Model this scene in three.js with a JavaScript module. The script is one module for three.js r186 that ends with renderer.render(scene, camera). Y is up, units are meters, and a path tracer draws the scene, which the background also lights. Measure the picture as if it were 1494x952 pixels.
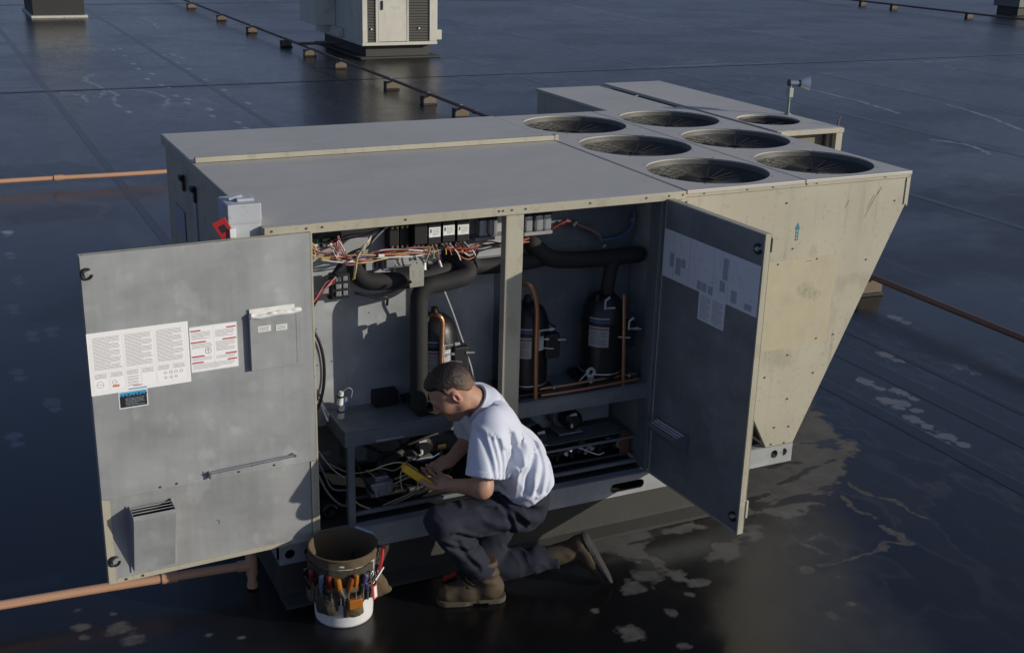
import * as THREE from 'three';
import { mergeGeometries } from 'three/addons/utils/BufferGeometryUtils.js';
import { RoundedBoxGeometry } from 'three/addons/geometries/RoundedBoxGeometry.js';

// ---------------------------------------------------------------- camera, sky, sun, exposure
const scene = new THREE.Scene();
const camera = new THREE.PerspectiveCamera(29.87, 1024 / 652, 0.1, 900);
camera.rotation.order = 'YXZ';
camera.position.set(-1.263, 3.106, 4.918);
camera.rotation.set(-0.3337, -0.4582, 0.0274);

const SUN = new THREE.Vector3(1, 0.362, 0.84).normalize();
const SUN_POWER = 3.0;
const EXPOSURE = 1.0;
const sky = (() => {                                     // clear morning air: pale low down, deep blue overhead
  const W = 256, H = 128, data = new Float32Array(W * H * 4);
  const stops = [[0, [0.28, 0.33, 0.43]], [8, [0.205, 0.265, 0.40]], [20, [0.096, 0.148, 0.275]], [40, [0.046, 0.086, 0.20]], [65, [0.033, 0.064, 0.160]], [90, [0.03, 0.058, 0.148]]];
  for (let j = 0; j < H; j++) {
    const el = ((j + 0.5) / H - 0.5) * 180;
    for (let i = 0; i < W; i++) {
      const az = ((i + 0.5) / W - 0.5) * 2 * Math.PI, e = Math.max(el, 0);
      let c = stops[stops.length - 1][1];
      for (let s = 0; s < stops.length - 1; s++) if (e <= stops[s + 1][0]) {
        const t = (e - stops[s][0]) / (stops[s + 1][0] - stops[s][0]);
        c = stops[s][1].map((v, k) => v + (stops[s + 1][1][k] - v) * t); break;
      }
      const r = el * Math.PI / 180, d = new THREE.Vector3(Math.cos(r) * Math.cos(az), Math.sin(r), Math.cos(r) * Math.sin(az));
      const m = Math.max(0, d.dot(SUN)), glow = 0.18 * m * m + 0.9 * Math.pow(m, 24);
      const o = (j * W + i) * 4;
      if (el < 0) { data[o] = 0.05; data[o + 1] = 0.06; data[o + 2] = 0.08; }
      else { data[o] = c[0] + glow * 0.95; data[o + 1] = c[1] + glow * 0.85; data[o + 2] = c[2] + glow * 0.7; }
      data[o + 3] = 1;
    }
  }
  const t = new THREE.DataTexture(data, W, H, THREE.RGBAFormat, THREE.FloatType);
  t.mapping = THREE.EquirectangularReflectionMapping; t.magFilter = THREE.LinearFilter; t.needsUpdate = true;
  return t;
})();
scene.background = sky; scene.environment = sky;

const sun = new THREE.DirectionalLight(new THREE.Color().setRGB(1, 0.935, 0.82), SUN_POWER);
sun.position.copy(SUN).multiplyScalar(40); sun.target.position.set(1.5, 0.8, -2); sun.position.add(sun.target.position);
sun.castShadow = true; sun.shadow.mapSize.set(4096, 4096);
Object.assign(sun.shadow.camera, { left: -14, right: 14, top: 10, bottom: -10, near: 1, far: 90 });
sun.shadow.bias = -0.0004;
scene.add(sun, sun.target);
const renderer = new THREE.WebGLRenderer({ antialias: true });
renderer.toneMapping = THREE.LinearToneMapping; renderer.toneMappingExposure = EXPOSURE;
renderer.shadowMap.enabled = true;

// ---------------------------------------------------------------- helpers
let seed = 7;
const rnd = () => { seed = (seed * 1664525 + 1013904223) >>> 0; return seed / 4294967296; };
const V = (x, y, z) => new THREE.Vector3(x, y, z);
const LAT = (() => { const a = new Float32Array(65536); for (let i = 0; i < 65536; i++) a[i] = rnd(); return a; })();
function vnoise(x, y) {
  const xi = Math.floor(x), yi = Math.floor(y); let fx = x - xi, fy = y - yi;
  fx = fx * fx * (3 - 2 * fx); fy = fy * fy * (3 - 2 * fy);
  const a = LAT[(xi & 255) | ((yi & 255) << 8)], b = LAT[((xi + 1) & 255) | ((yi & 255) << 8)];
  const c = LAT[(xi & 255) | (((yi + 1) & 255) << 8)], d = LAT[((xi + 1) & 255) | (((yi + 1) & 255) << 8)];
  return a + (b - a) * fx + (c - a) * fy + (a - b - c + d) * fx * fy;
}
function fbm(x, y, n) { let s = 0, w = 0.5, t = 0; for (let i = 0; i < n; i++) { s += w * vnoise(x, y); t += w; x = x * 2.03 + 17.1; y = y * 2.03 + 9.7; w *= 0.5; } return s / t; }
function noise3(x, y, z) { const zi = Math.floor(z), f = z - zi, s = f * f * (3 - 2 * f); return vnoise(x + zi * 37.7, y + zi * 91.3) * (1 - s) + vnoise(x + (zi + 1) * 37.7, y + (zi + 1) * 91.3) * s; }
const clamp = (v, a = 0, b = 1) => Math.min(b, Math.max(a, v));
const sstep = (a, b, v) => { const t = clamp((v - a) / (b - a)); return t * t * (3 - 2 * t); };
const toS = (v) => { v = clamp(v); return Math.round(255 * (v <= 0.0031308 ? v * 12.92 : 1.055 * Math.pow(v, 1 / 2.4) - 0.055)); };
function tex(W, H, fn, srgb, repeat) {                    // fn(u, v) -> [r, g, b] linear
  const d = new Uint8Array(W * H * 4);
  for (let j = 0; j < H; j++) for (let i = 0; i < W; i++) {
    const c = fn((i + 0.5) / W, (j + 0.5) / H, i, j), o = (j * W + i) * 4;
    for (let k = 0; k < 3; k++) d[o + k] = srgb ? toS(c[k]) : Math.round(255 * clamp(c[k]));
    d[o + 3] = 255;
  }
  const t = new THREE.DataTexture(d, W, H); t.magFilter = THREE.LinearFilter; t.minFilter = THREE.LinearMipmapLinearFilter; t.generateMipmaps = true;
  t.wrapS = t.wrapT = THREE.MirroredRepeatWrapping;
  if (srgb) t.colorSpace = THREE.SRGBColorSpace;
  if (repeat) t.repeat.set(repeat, repeat);
  t.needsUpdate = true; return t;
}
function boxUV(g) {                                      // uv in metres from position and dominant normal
  g = g.index ? g.toNonIndexed() : g;
  const p = g.attributes.position, n = g.attributes.normal, uv = new Float32Array(p.count * 2);
  for (let i = 0; i < p.count; i += 3) {
    let ax = 0, ay = 0, az = 0;
    for (let k = 0; k < 3; k++) { ax += Math.abs(n.getX(i + k)); ay += Math.abs(n.getY(i + k)); az += Math.abs(n.getZ(i + k)); }
    for (let k = 0; k < 3; k++) {
      const q = i + k, x = p.getX(q), y = p.getY(q), z = p.getZ(q);
      const [u, v] = ax >= ay && ax >= az ? [z, y] : ay >= az ? [x, z] : [x, y];
      uv[q * 2] = u; uv[q * 2 + 1] = v;
    }
  }
  g.setAttribute('uv', new THREE.BufferAttribute(uv, 2));
  return g;
}
const clean = (g) => { g = g.index ? g.toNonIndexed() : g; for (const k of Object.keys(g.attributes)) if (!['position', 'normal', 'uv'].includes(k)) g.deleteAttribute(k); return g; };
const merge = (list) => mergeGeometries(list.map(clean), false);
const box = (x0, x1, y0, y1, z0, z1, r = 0.003) => {
  const w = x1 - x0, h = y1 - y0, d = z1 - z0, m = Math.min(w, h, d), rr = Math.min(r, m * 0.45);
  const g = rr < 0.0008 ? new THREE.BoxGeometry(w, h, d) : new RoundedBoxGeometry(w, h, d, 2, rr);
  return boxUV(g.translate((x0 + x1) / 2, (y0 + y1) / 2, (z0 + z1) / 2));
};
const cyl = (a, b, r, r2 = r, seg = 20) => {             // capped cylinder between two points
  const A = V(...a), B = V(...b), d = B.clone().sub(A), g = new THREE.CylinderGeometry(r2, r, d.length(), seg);
  g.applyQuaternion(new THREE.Quaternion().setFromUnitVectors(V(0, 1, 0), d.clone().normalize()));
  return g.translate((a[0] + b[0]) / 2, (a[1] + b[1]) / 2, (a[2] + b[2]) / 2);
};
const tube = (pts, r, seg = 40, rs = 10, tension = 0.5) => new THREE.TubeGeometry(new THREE.CatmullRomCurve3(pts.map((p) => V(...p)), false, 'catmullrom', tension), seg, r, rs, false);
const capped = (pts, r, seg = 40, rs = 12) => merge([tube(pts, r, seg, rs), new THREE.SphereGeometry(r, rs, 8).translate(...pts[0]), new THREE.SphereGeometry(r, rs, 8).translate(...pts[pts.length - 1])]);
const shape = (pts) => new THREE.Shape(pts.map(([x, y]) => new THREE.Vector2(x, y)));
const plate = (s, z0, z1, bevel = 0) => {                // a Shape in x,y given thickness from z0 to z1
  const g = new THREE.ExtrudeGeometry(s, { depth: z1 - z0 - 2 * bevel, bevelEnabled: bevel > 0, bevelThickness: bevel, bevelSize: bevel, bevelOffset: -bevel, bevelSegments: 1, curveSegments: 32 });
  return boxUV(g.translate(0, 0, z0 + bevel));
};
const lathe = (pts, seg = 40) => new THREE.LatheGeometry(pts.map(([r, y]) => new THREE.Vector2(r, y)), seg);

const taken = new Map();
function numbered(name, where) {
  const key = where + '/' + name, n = taken.get(key) ?? 0; taken.set(key, n + 1);
  return n ? name + '_' + String(n).padStart(3, '0') : name;
}
const lit = (m) => { m.castShadow = true; m.receiveShadow = true; return m; };
function thing(name, label, category, base = [0, 0, 0], group) {   // a group at the thing's base; parts are given in world metres
  const o = new THREE.Group(); o.name = numbered(name, 'scene'); o.position.set(...base); o.userData = { label, category };
  if (group) o.userData.group = group;
  scene.add(o); return o;
}
function part(o, name, g, mat, label) {
  const m = lit(new THREE.Mesh(Array.isArray(g) ? merge(g) : g, mat)); m.name = numbered(name, o.uuid);
  if (o.parent === scene && o.isGroup) m.position.copy(o.position).negate();
  if (label) m.userData.label = label;
  o.add(m); return m;
}
function holder(o, name, label) {                         // a part made of several pieces
  const m = new THREE.Group(); m.name = numbered(name, o.uuid); m.position.copy(o.position).negate();
  if (label) m.userData.label = label;
  o.add(m); return m;
}
function single(name, label, category, g, mat, group) {   // a thing that is one mesh
  g = Array.isArray(g) ? merge(g) : g; g.computeBoundingBox();
  const b = g.boundingBox, at = V((b.min.x + b.max.x) / 2, b.min.y, (b.min.z + b.max.z) / 2); g.translate(-at.x, -at.y, -at.z);
  const m = lit(new THREE.Mesh(g, mat)); m.name = numbered(name, 'scene'); m.position.copy(at); m.userData = { label, category };
  if (group) m.userData.group = group;
  scene.add(m); return m;
}
function struct(name, g, mat) { const m = lit(new THREE.Mesh(Array.isArray(g) ? merge(g) : g, mat)); m.name = numbered(name, 'scene'); m.userData.kind = 'structure'; scene.add(m); return m; }

// ---------------------------------------------------------------- materials
const rgb = (r, g, b) => new THREE.Color().setRGB(r, g, b);
const std = (c, rough = 0.6, metal = 0, more = {}) => new THREE.MeshStandardMaterial({ color: rgb(...c), roughness: rough, metalness: metal, ...more });
const dirtMap = tex(512, 512, (u, v) => {                 // faint weathering, about 1.6 m across
  const a = fbm(u * 6, v * 5, 5), s = fbm(u * 46 + 5, v * 2.2, 3), q = fbm(u * 11 + 60, v * 8 + 3, 4), k = 0.84 + 0.22 * a - 0.16 * sstep(0.58, 0.82, s) * sstep(0.4, 0.6, fbm(u * 5 + 8, v * 4, 2)) - 0.14 * sstep(0.64, 0.78, q);
  const sp = fbm(u * 90, v * 90, 2) > 0.78 ? 0.86 : 1; return [k * sp, k * 0.99 * sp, (k - 0.015) * sp];
}, true, 0.62);
const topMap = tex(512, 512, (u, v) => { const k = 0.90 + 0.10 * fbm(u * 5, v * 5, 4) - 0.05 * sstep(0.62, 0.8, fbm(u * 3 + 9, v * 30, 3)) - 0.10 * sstep(0.80, 0.86, fbm(u * 40, v * 40, 3)); return [k, k, k - 0.005]; }, true, 0.5);
const dirtRough = tex(256, 256, (u, v) => { const k = 0.75 + 0.3 * fbm(u * 9, v * 9, 4); return [k, k, k]; }, false, 0.7);
const dentMap = tex(256, 256, (u, v) => { const k = fbm(u * 3, v * 3, 3); return [k, k, k]; }, false, 0.8);
const galvMap = tex(1024, 1024, (u, v) => {               // zinc: clouded, wiped stains, drip streaks
  const cloud = fbm(u * 7, v * 7, 5), wipe = fbm(u * 10 + 3 * cloud, v * 26 - 4 * u, 4), drip = fbm(u * 60, v * 3 + 2, 3), blot = fbm(u * 16 + 40, v * 12 + 7, 4);
  let k = 0.72 + 0.3 * (cloud - 0.5) + 0.12 * (wipe - 0.5) + 0.08 * (drip - 0.5) + 0.11 * sstep(0.62, 0.8, blot);
  const g = 0.02 * (fbm(u * 5 + 9, v * 5, 2) - 0.5); return [k - g, k + g * 0.5, k + g];
}, true, 0.9);
const galvRough = tex(256, 256, (u, v) => { const k = 0.55 + 0.5 * fbm(u * 8 + 3, v * 8, 4); return [k, k, k]; }, false, 0.9);
const weaveBump = tex(128, 128, (u, v) => { const k = 0.5 + 0.25 * Math.sin(u * 2 * Math.PI * 32) + 0.25 * Math.sin(v * 2 * Math.PI * 32); return [k, k, k]; }, false, 12);
const M = {
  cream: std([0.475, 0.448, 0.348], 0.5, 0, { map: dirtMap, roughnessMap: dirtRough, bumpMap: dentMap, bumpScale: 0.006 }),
  creamTop: std([0.545, 0.515, 0.445], 0.5, 0, { map: topMap, roughnessMap: dirtRough, bumpMap: dentMap, bumpScale: 0.007 }),  // same cream, paler: sky light on the tops put into the colour
  galv: std([0.50, 0.52, 0.525], 0.72, 0.25, { map: galvMap, roughnessMap: galvRough, bumpMap: dentMap, bumpScale: 0.002 }),
  inner: std([0.275, 0.305, 0.325], 0.6, 0.25, { map: galvMap, roughnessMap: galvRough }),  // zinc darkened: shade of the right bay and door put into the colour
  innerLit: std([0.53, 0.555, 0.57], 0.65, 0.12, { map: galvMap, roughnessMap: galvRough }),  // same zinc, paler: sunlight in the left bay put into the colour
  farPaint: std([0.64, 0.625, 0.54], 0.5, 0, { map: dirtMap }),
  steel: std([0.5, 0.51, 0.52], 0.35, 0.85, { roughnessMap: galvRough }),
  zinc: std([0.62, 0.63, 0.63], 0.45, 0.5, { map: galvMap }),
  rubber: std([0.022, 0.022, 0.022], 0.75),
  black: std([0.012, 0.012, 0.013], 0.5),
  dark: std([0.03, 0.032, 0.034], 0.7),
  blackPaint: std([0.011, 0.011, 0.012], 0.42),
  coil: std([0.10, 0.10, 0.10], 0.6, 0.5),
  copper: std([0.46, 0.23, 0.125], 0.45, 0.75, { roughnessMap: dirtRough }),
  brass: std([0.6, 0.45, 0.2], 0.35, 0.9),
  pipe: std([0.58, 0.33, 0.20], 0.6, 0, { map: dirtMap }),
  gasPipe: std([0.16, 0.105, 0.085], 0.65, 0.1, { map: dirtMap }),
  rust: std([0.32, 0.19, 0.10], 0.8),
  wood: std([0.20, 0.16, 0.11], 0.85, 0, { map: dirtMap }),
  white: std([0.8, 0.8, 0.78], 0.5),
  boxGrey: std([0.52, 0.55, 0.58], 0.5, 0, { map: dirtMap }),
  red: std([0.55, 0.04, 0.04], 0.45),
  screw: std([0.12, 0.11, 0.10], 0.5, 0.6),
  amber: std([0.8, 0.55, 0.12], 0.5),
};
// ---------------------------------------------------------------- the roof: wet black membrane, drying in places
const NEAR = { x0: -2, x1: 6, z0: -6, z1: 2 };
const FAR = { x0: -8, z1: 8, size: 52 };
const dryPolys = [
  [[2.83, -0.27], [3.26, -0.35], [3.74, -0.88], [3.84, -0.84], [3.72, -0.42], [3.63, -0.22], [3.45, -0.11], [3.25, 0.05], [2.97, 0.21], [2.71, 0.3], [2.63, 0.15], [2.48, 0.17]],
  [[2.07, 0.4], [2.19, 0.34], [2.41, 0.31], [2.6, 0.26], [2.37, 0.41], [2.31, 0.52], [2.14, 0.53], [2.03, 0.51]],
  [[1.31, 0.04], [1.67, 0.03], [2.25, -0.01], [2.28, 0.21], [1.93, 0.22], [1.83, 0.26], [1.86, 0.49], [1.87, 0.64], [1.78, 0.59], [1.77, 0.35], [1.61, 0.2]],
  [[1.98, 0], [2.58, -0.09], [2.61, 0.06], [2.22, 0.1]],
  [[2.4, -2.4], [3.1, -2.4], [3.1, -0.25], [2.5, -0.1]],
];
const blots = [[1.37, 0.88, 0.067], [1.62, 0.81, 0.033], [1.71, 0.5, 0.073], [1.59, 0.57, 0.067], [1.31, 0.67, 0.02], [1.52, 1.06, 0.037], [1.9, 0.64, 0.047], [1.79, 0.72, 0.027], [1.85, 0.54, 0.033], [2.46, 0.75, 0.047], [2.31, 1.13, 0.03], [2.46, 1.1, 0.023], [2.57, 0.87, 0.027], [-0.72, -0.06, 0.06], [-0.69, 0.06, 0.05], [-0.37, 0.15, 0.02], [-0.24, 0.23, 0.02], [-0.87, -0.28, 0.02], [-0.88, -0.13, 0.03], [-0.88, -0.05, 0.027], [-0.73, -0.19, 0.02]];
const steps = [[-0.66, -5.7], [-0.76, -4.93], [-0.69, -4.22], [-0.85, -3.46], [-0.7, -2.82], [-0.55, -4.27], [-0.97, -2.36], [4.39, -0.78], [4.46, -0.69], [4.34, -0.46], [4.24, -0.21], [4.34, -0.16], [4.59, -0.86], [4.5, -1.1], [5.02, -1.47], [5.36, -1.06], [4.71, -1.52], [5.7, -2.12]];
const farSteps = [[-0.62, -7.32], [-0.66, -6.52], [2.58, -21.94], [2.73, -22.09], [2.65, -20.86], [2.59, -19.58], [2.56, -18.83], [2.48, -17.45], [2.68, -18.08], [2.57, -16.66], [2.63, -16.4], [2.56, -15.37], [2.68, -15.01], [2.59, -14.6], [2.79, -13.94], [2.69, -13.29], [2.91, -12.68], [2.9, -12.16], [1.6, -14.0], [3.42, -17.07], [3.31, -16.59], [3.44, -15.81], [3.35, -15.14], [3.48, -14.34], [3.35, -13.57], [3.28, -17.93], [3.42, -19.53], [3.4, -20.86], [3.44, -18.61]];
const streaks = [[[3.32, 0.05], [3.34, 0.23], [3.39, 0.39], [3.44, 0.58]], [[3.19, 0.17], [3.16, 0.38], [3.19, 0.45]], [[3.16, 0.54], [3.12, 0.69], [3.13, 0.75], [3.04, 0.72], [2.9, 0.75], [2.75, 0.74], [2.56, 0.73]], [[2.78, 0.47], [2.64, 0.5], [2.61, 0.42], [2.66, 0.67]], [[3.72, -0.59], [3.64, -0.24]]];
const farStreaks = [[[2.94, -26.3], [2.6, -24.1], [2.5, -22.9], [2.76, -23.65], [2.83, -24.9], [3.1, -26.3]], [[4.36, -28.95], [4.42, -27.5], [4.22, -25.8], [4.01, -24.9], [3.8, -24.7], [3.58, -23.9]], [[4.83, -24.1], [4.56, -23.5], [4.57, -21.7]], [[1.72, -18.3], [1.5, -18], [1.45, -17.5], [1.56, -16.9], [1.58, -16.2], [1.4, -15.6]], [[1.66, -16.3], [1.67, -15.7], [1.54, -15.1], [1.54, -14.5]], [[0.73, -16.45], [1.3, -16.5], [2, -16.3], [2.31, -15.8], [2.38, -15.1], [2.22, -14.5]], [[0.89, -16.2], [1.16, -15.9], [1.15, -15.2]], [[3.29, -24.8], [3.17, -23.6], [3.26, -22.5], [3.69, -22.8]], [[3.55, -21], [3.69, -20.1]], [[12.46, -16.6], [14.4, -16.7], [15.7, -16.5]], [[17.6, -16.2], [18.8, -15.9], [20.2, -15.9]], [[18.9, -23.1], [19.5, -22.05], [19.25, -20]], [[13.58, -13.1], [13.55, -11.8], [13.25, -10.4]], [[14.8, -10.85], [14.5, -9.65], [14, -8.5]], [[9.1, -16.4], [10, -16.4]], [[12, -8.4], [12.25, -7.9], [12, -7.2]], [[18.9, -16.2], [18.8, -14.7]], [[18.3, -31.6], [17.95, -25.7], [18.1, -24.2]]];
function inPoly(P, x, z) {                                // signed distance, negative inside
  let d = 1e9, inside = false;
  for (let i = 0, j = P.length - 1; i < P.length; j = i++) {
    const [ax, az] = P[j], [bx, bz] = P[i], ex = bx - ax, ez = bz - az, t = clamp(((x - ax) * ex + (z - az) * ez) / (ex * ex + ez * ez));
    d = Math.min(d, Math.hypot(x - ax - t * ex, z - az - t * ez));
    if ((bz > z) !== (az > z) && x < (ax - bx) * (z - bz) / (az - bz) + bx) inside = !inside;
  }
  return inside ? -d : d;
}
function paintDry(W, area, polys, dots, lines, foot, soft) {   // 0 wet .. 1 dry
  const D = new Float32Array(W * W), sx = (area.x1 - area.x0) / W, sz = (area.z1 - area.z0) / W;
  const each = (x0, x1, z0, z1, fn) => {
    const i0 = Math.max(0, Math.floor((x0 - area.x0) / sx)), i1 = Math.min(W - 1, Math.ceil((x1 - area.x0) / sx));
    const j0 = Math.max(0, Math.floor((area.z1 - z1) / sz)), j1 = Math.min(W - 1, Math.ceil((area.z1 - z0) / sz));
    for (let j = j0; j <= j1; j++) for (let i = i0; i <= i1; i++) { const v = fn(area.x0 + (i + 0.5) * sx, area.z1 - (j + 0.5) * sz); if (v > D[j * W + i]) D[j * W + i] = v; }
  };
  for (const P of polys) {
    const xs = P.map((p) => p[0]), zs = P.map((p) => p[1]);
    each(Math.min(...xs) - 0.4, Math.max(...xs) + 0.4, Math.min(...zs) - 0.4, Math.max(...zs) + 0.4, (x, z) => {
      const e = inPoly(P, x, z) + 0.22 * (fbm(x * 4, z * 4, 5) - 0.5) + 0.10 * (fbm(x * 22, z * 22, 3) - 0.5);
      const holes = sstep(0.68, 0.73, fbm(x * 5 + 31, z * 11 + 4, 4));
      return (1 - sstep(-soft, soft, e)) * (1 - 0.75 * holes) * (0.85 + 0.3 * fbm(x * 14, z * 14, 3));
    });
  }
  for (const [bx, bz, r] of dots) each(bx - 2.2 * r, bx + 2.2 * r, bz - 2.2 * r, bz + 2.2 * r, (x, z) => {
    const e = Math.hypot(x - bx, (z - bz) * 1.1) / r - 1 + 2.0 * (fbm(x * 13 + bx * 9, z * 19 + bz * 7, 5) - 0.5) + 0.7 * (fbm(x * 60, z * 60, 3) - 0.5);
    return (0.4 + 0.75 * fbm(x * 34, z * 34, 4)) * (1 - sstep(-0.5, 0.25, e));
  });
  for (const L of lines) for (let s = 0; s < L.length - 1; s++) {
    const [ax, az] = L[s], [bx, bz] = L[s + 1], w = soft > 0.03 ? 0.05 : 0.02;
    each(Math.min(ax, bx) - 0.2, Math.max(ax, bx) + 0.2, Math.min(az, bz) - 0.2, Math.max(az, bz) + 0.2, (x, z) => {
      const wx = x + 0.12 * (fbm(x * 6, z * 6, 3) - 0.5), wz = z + 0.12 * (fbm(x * 6 + 50, z * 6, 3) - 0.5);
      const ex = bx - ax, ez = bz - az, t = clamp(((wx - ax) * ex + (wz - az) * ez) / (ex * ex + ez * ez)), d = Math.hypot(wx - ax - t * ex, wz - az - t * ez);
      return (soft > 0.03 ? 0.6 : 0.4 + 0.6 * fbm(x * 30, z * 30, 3)) * (1 - sstep(w * 0.5, w, d + w * 1.5 * (fbm(x * 18, z * 18, 4) - 0.42) + w * 0.8 * (fbm(x * 70, z * 70, 2) - 0.5)));
    });
  }
  for (const [bx, bz] of foot) each(bx - 0.12, bx + 0.12, bz - 0.22, bz + 0.22, (x, z) => {
    const dx = (x - bx) / 0.05, dz = z - bz, toe = Math.hypot(dx, (dz + 0.045) / 0.075), heel = Math.hypot(dx * 1.25, (dz - 0.085) / 0.045);
    const e = Math.min(toe, heel) - 1 + 1.3 * (fbm(x * 30, z * 30, 4) - 0.5);
    return 0.75 * (1 - sstep(-0.25, 0.2, e));
  });
  return D;
}
const wetTone = (x, z) => { const k = 0.0055 + 0.003 * fbm(x * 0.7, z * 0.5, 4); return [k, k * 1.0, k * 1.05]; };
function roofMaps(W, area, D, F, roughWet, dry, dryRough) {
  const sx = (area.x1 - area.x0) / W, sz = (area.z1 - area.z0) / W, at = (i, j) => [area.x0 + (i + 0.5) * sx, area.z1 - (j + 0.5) * sz];
  const map = tex(W, W, (u, v, i, j) => {
    const [x, z] = at(i, j), d = D[j * W + i], w = wetTone(x, z), g = 0.8 + 0.45 * fbm(x * 9, z * 9, 3);
    const f = F ? F[j * W + i] : 0; return w.map((v, k) => v + d * (dry[k] * g - v) + f * [0.15, 0.155, 0.165][k]);
  }, true);
  const rough = tex(W, W, (u, v, i, j) => {
    const [x, z] = at(i, j), d = D[j * W + i], k = roughWet(x, z) * (1 - d) + dryRough * d + (F ? F[j * W + i] * 0.12 : 0);
    return [k, k, k];
  }, false);
  return { map, rough };
}
const rippleBump = tex(512, 512, (u, v) => { const k = fbm(u * 10, v * 10, 4); return [k, k, k]; }, false);
// tide lines and silt left where water stood, and grit
function silt(x, z, k) {
  const n = fbm(x * 0.9 * k + 3.3, z * 0.55 * k + 1.7, 5), m = sstep(0.46, 0.66, fbm(x * 0.35 + 20, z * 0.22 + 8, 3)), e = Math.abs(n - 0.5), e2 = Math.abs(fbm(x * 2.1 * k + 41, z * 0.9 * k, 4) - 0.47);
  const grit = vnoise(x * 61 * k, z * 47 * k) > 0.93 ? 0.3 : 0;
  return clamp(m * (0.5 * Math.exp(-(e * e) / 0.0003) + 0.35 * Math.exp(-(e2 * e2) / 0.0004) * sstep(0.5, 0.7, fbm(x * 1.3, z * 1.3, 2)) + 0.12 * sstep(0.05, 0.0, n - 0.45)) + grit * m * 0.5);
}
// how clear the film of water is: nearly a mirror by the unit, duller far off
const filmRough = (x, z) => 0.17 + 0.12 * sstep(0.42, 0.7, fbm(x * 0.6 + 3, z * 0.9, 4)) * (1 - 0.75 * sstep(-4, -12, z)) + 0.05 * fbm(x * 8, z * 8, 2) + 0.06 * sstep(-3, -12, z) + 0.06 * sstep(4.5, 8, x);
{
  const D = paintDry(2048, NEAR, dryPolys, blots, streaks, [], 0.024), F = paintDry(2048, NEAR, [], [], [], steps, 0.012);
  for (let j = 0; j < 2048; j++) for (let i = 0; i < 2048; i++) { const x = NEAR.x0 + (i + 0.5) / 256, z = NEAR.z1 - (j + 0.5) / 256, o = j * 2048 + i; F[o] = clamp(F[o] + 0.22 * silt(x, z, 2.2) + (vnoise(x * 130, z * 130) > 0.985 ? 0.12 : 0)); }
  { // thin dust where the roof is only damp, from the unit's right foot towards the camera
    const P = [[2.35, 0.0], [3.1, 0.15], [3.0, 0.5], [2.72, 0.95], [2.5, 1.6], [1.7, 1.7], [1.75, 1.0], [2.05, 0.5]];
    for (let j = 0; j < 620; j++) for (let i = 840; i < 1560; i++) {
      const x = NEAR.x0 + (i + 0.5) / 256, z = NEAR.z1 - (j + 0.5) / 256, e = inPoly(P, x, z) + 0.5 * (fbm(x * 2.5, z * 2.5, 4) - 0.5);
      if (e < 0.2) { const o = j * 2048 + i; D[o] = Math.max(D[o], 0.40 * (1 - sstep(-0.25, 0.2, e)) * (0.35 + 0.9 * fbm(x * 7, z * 7, 5))); }
    }
  }
  const { map, rough } = roofMaps(2048, NEAR, D, F, filmRough, [0.104, 0.100, 0.090], 0.8);
  const bump = rippleBump.clone(); bump.repeat.set(6, 6);
  const g = new THREE.PlaneGeometry(NEAR.x1 - NEAR.x0, NEAR.z1 - NEAR.z0).rotateX(-Math.PI / 2).translate((NEAR.x0 + NEAR.x1) / 2, 0, (NEAR.z0 + NEAR.z1) / 2);
  struct('roof_membrane', g, std([1, 1, 1], 1, 0, { map, roughnessMap: rough, bumpMap: bump, bumpScale: 0.0004 }));
}
{
  const A = { x0: FAR.x0, x1: FAR.x0 + FAR.size, z0: FAR.z1 - FAR.size, z1: FAR.z1 };
  const D = paintDry(2048, A, [], [], farStreaks, farSteps, 0.05);
  for (let j = 0; j < 2048; j++) for (let i = 0; i < 2048; i++) {   // thin drying streaks that follow the fall of the roof
    const x = A.x0 + (i + 0.5) / 2048 * FAR.size, z = A.z1 - (j + 0.5) / 2048 * FAR.size;
    const s = sstep(0.66, 0.8, fbm(x * 2.2, z * 0.35 + 5, 4)) * sstep(0.45, 0.62, fbm(x * 0.2 + 9, z * 0.2, 3));
    D[j * 2048 + i] = Math.max(D[j * 2048 + i], 0.05 * s, 0.30 * silt(x, z, 1));
  }
  const { map, rough } = roofMaps(2048, A, D, null, filmRough, [0.34, 0.35, 0.37], 0.34);
  const bump = rippleBump.clone(); bump.repeat.set(39, 39);
  const s = shape([[-250, -250], [350, -250], [350, 400], [-250, 400]]);
  s.holes.push(new THREE.Path([[NEAR.x0, -NEAR.z1], [NEAR.x0, -NEAR.z0], [NEAR.x1, -NEAR.z0], [NEAR.x1, -NEAR.z1]].map(([x, y]) => new THREE.Vector2(x, y))));
  const g = new THREE.ShapeGeometry(s), p = g.attributes.position, uv = g.attributes.uv;
  for (let i = 0; i < p.count; i++) uv.setXY(i, (p.getX(i) - A.x0) / FAR.size, (p.getY(i) + A.z1) / FAR.size);
  struct('roof_membrane', g.rotateX(-Math.PI / 2), std([1, 1, 1], 1, 0, { map, roughnessMap: rough, bumpMap: bump, bumpScale: 0.0004 }));
}
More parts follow.
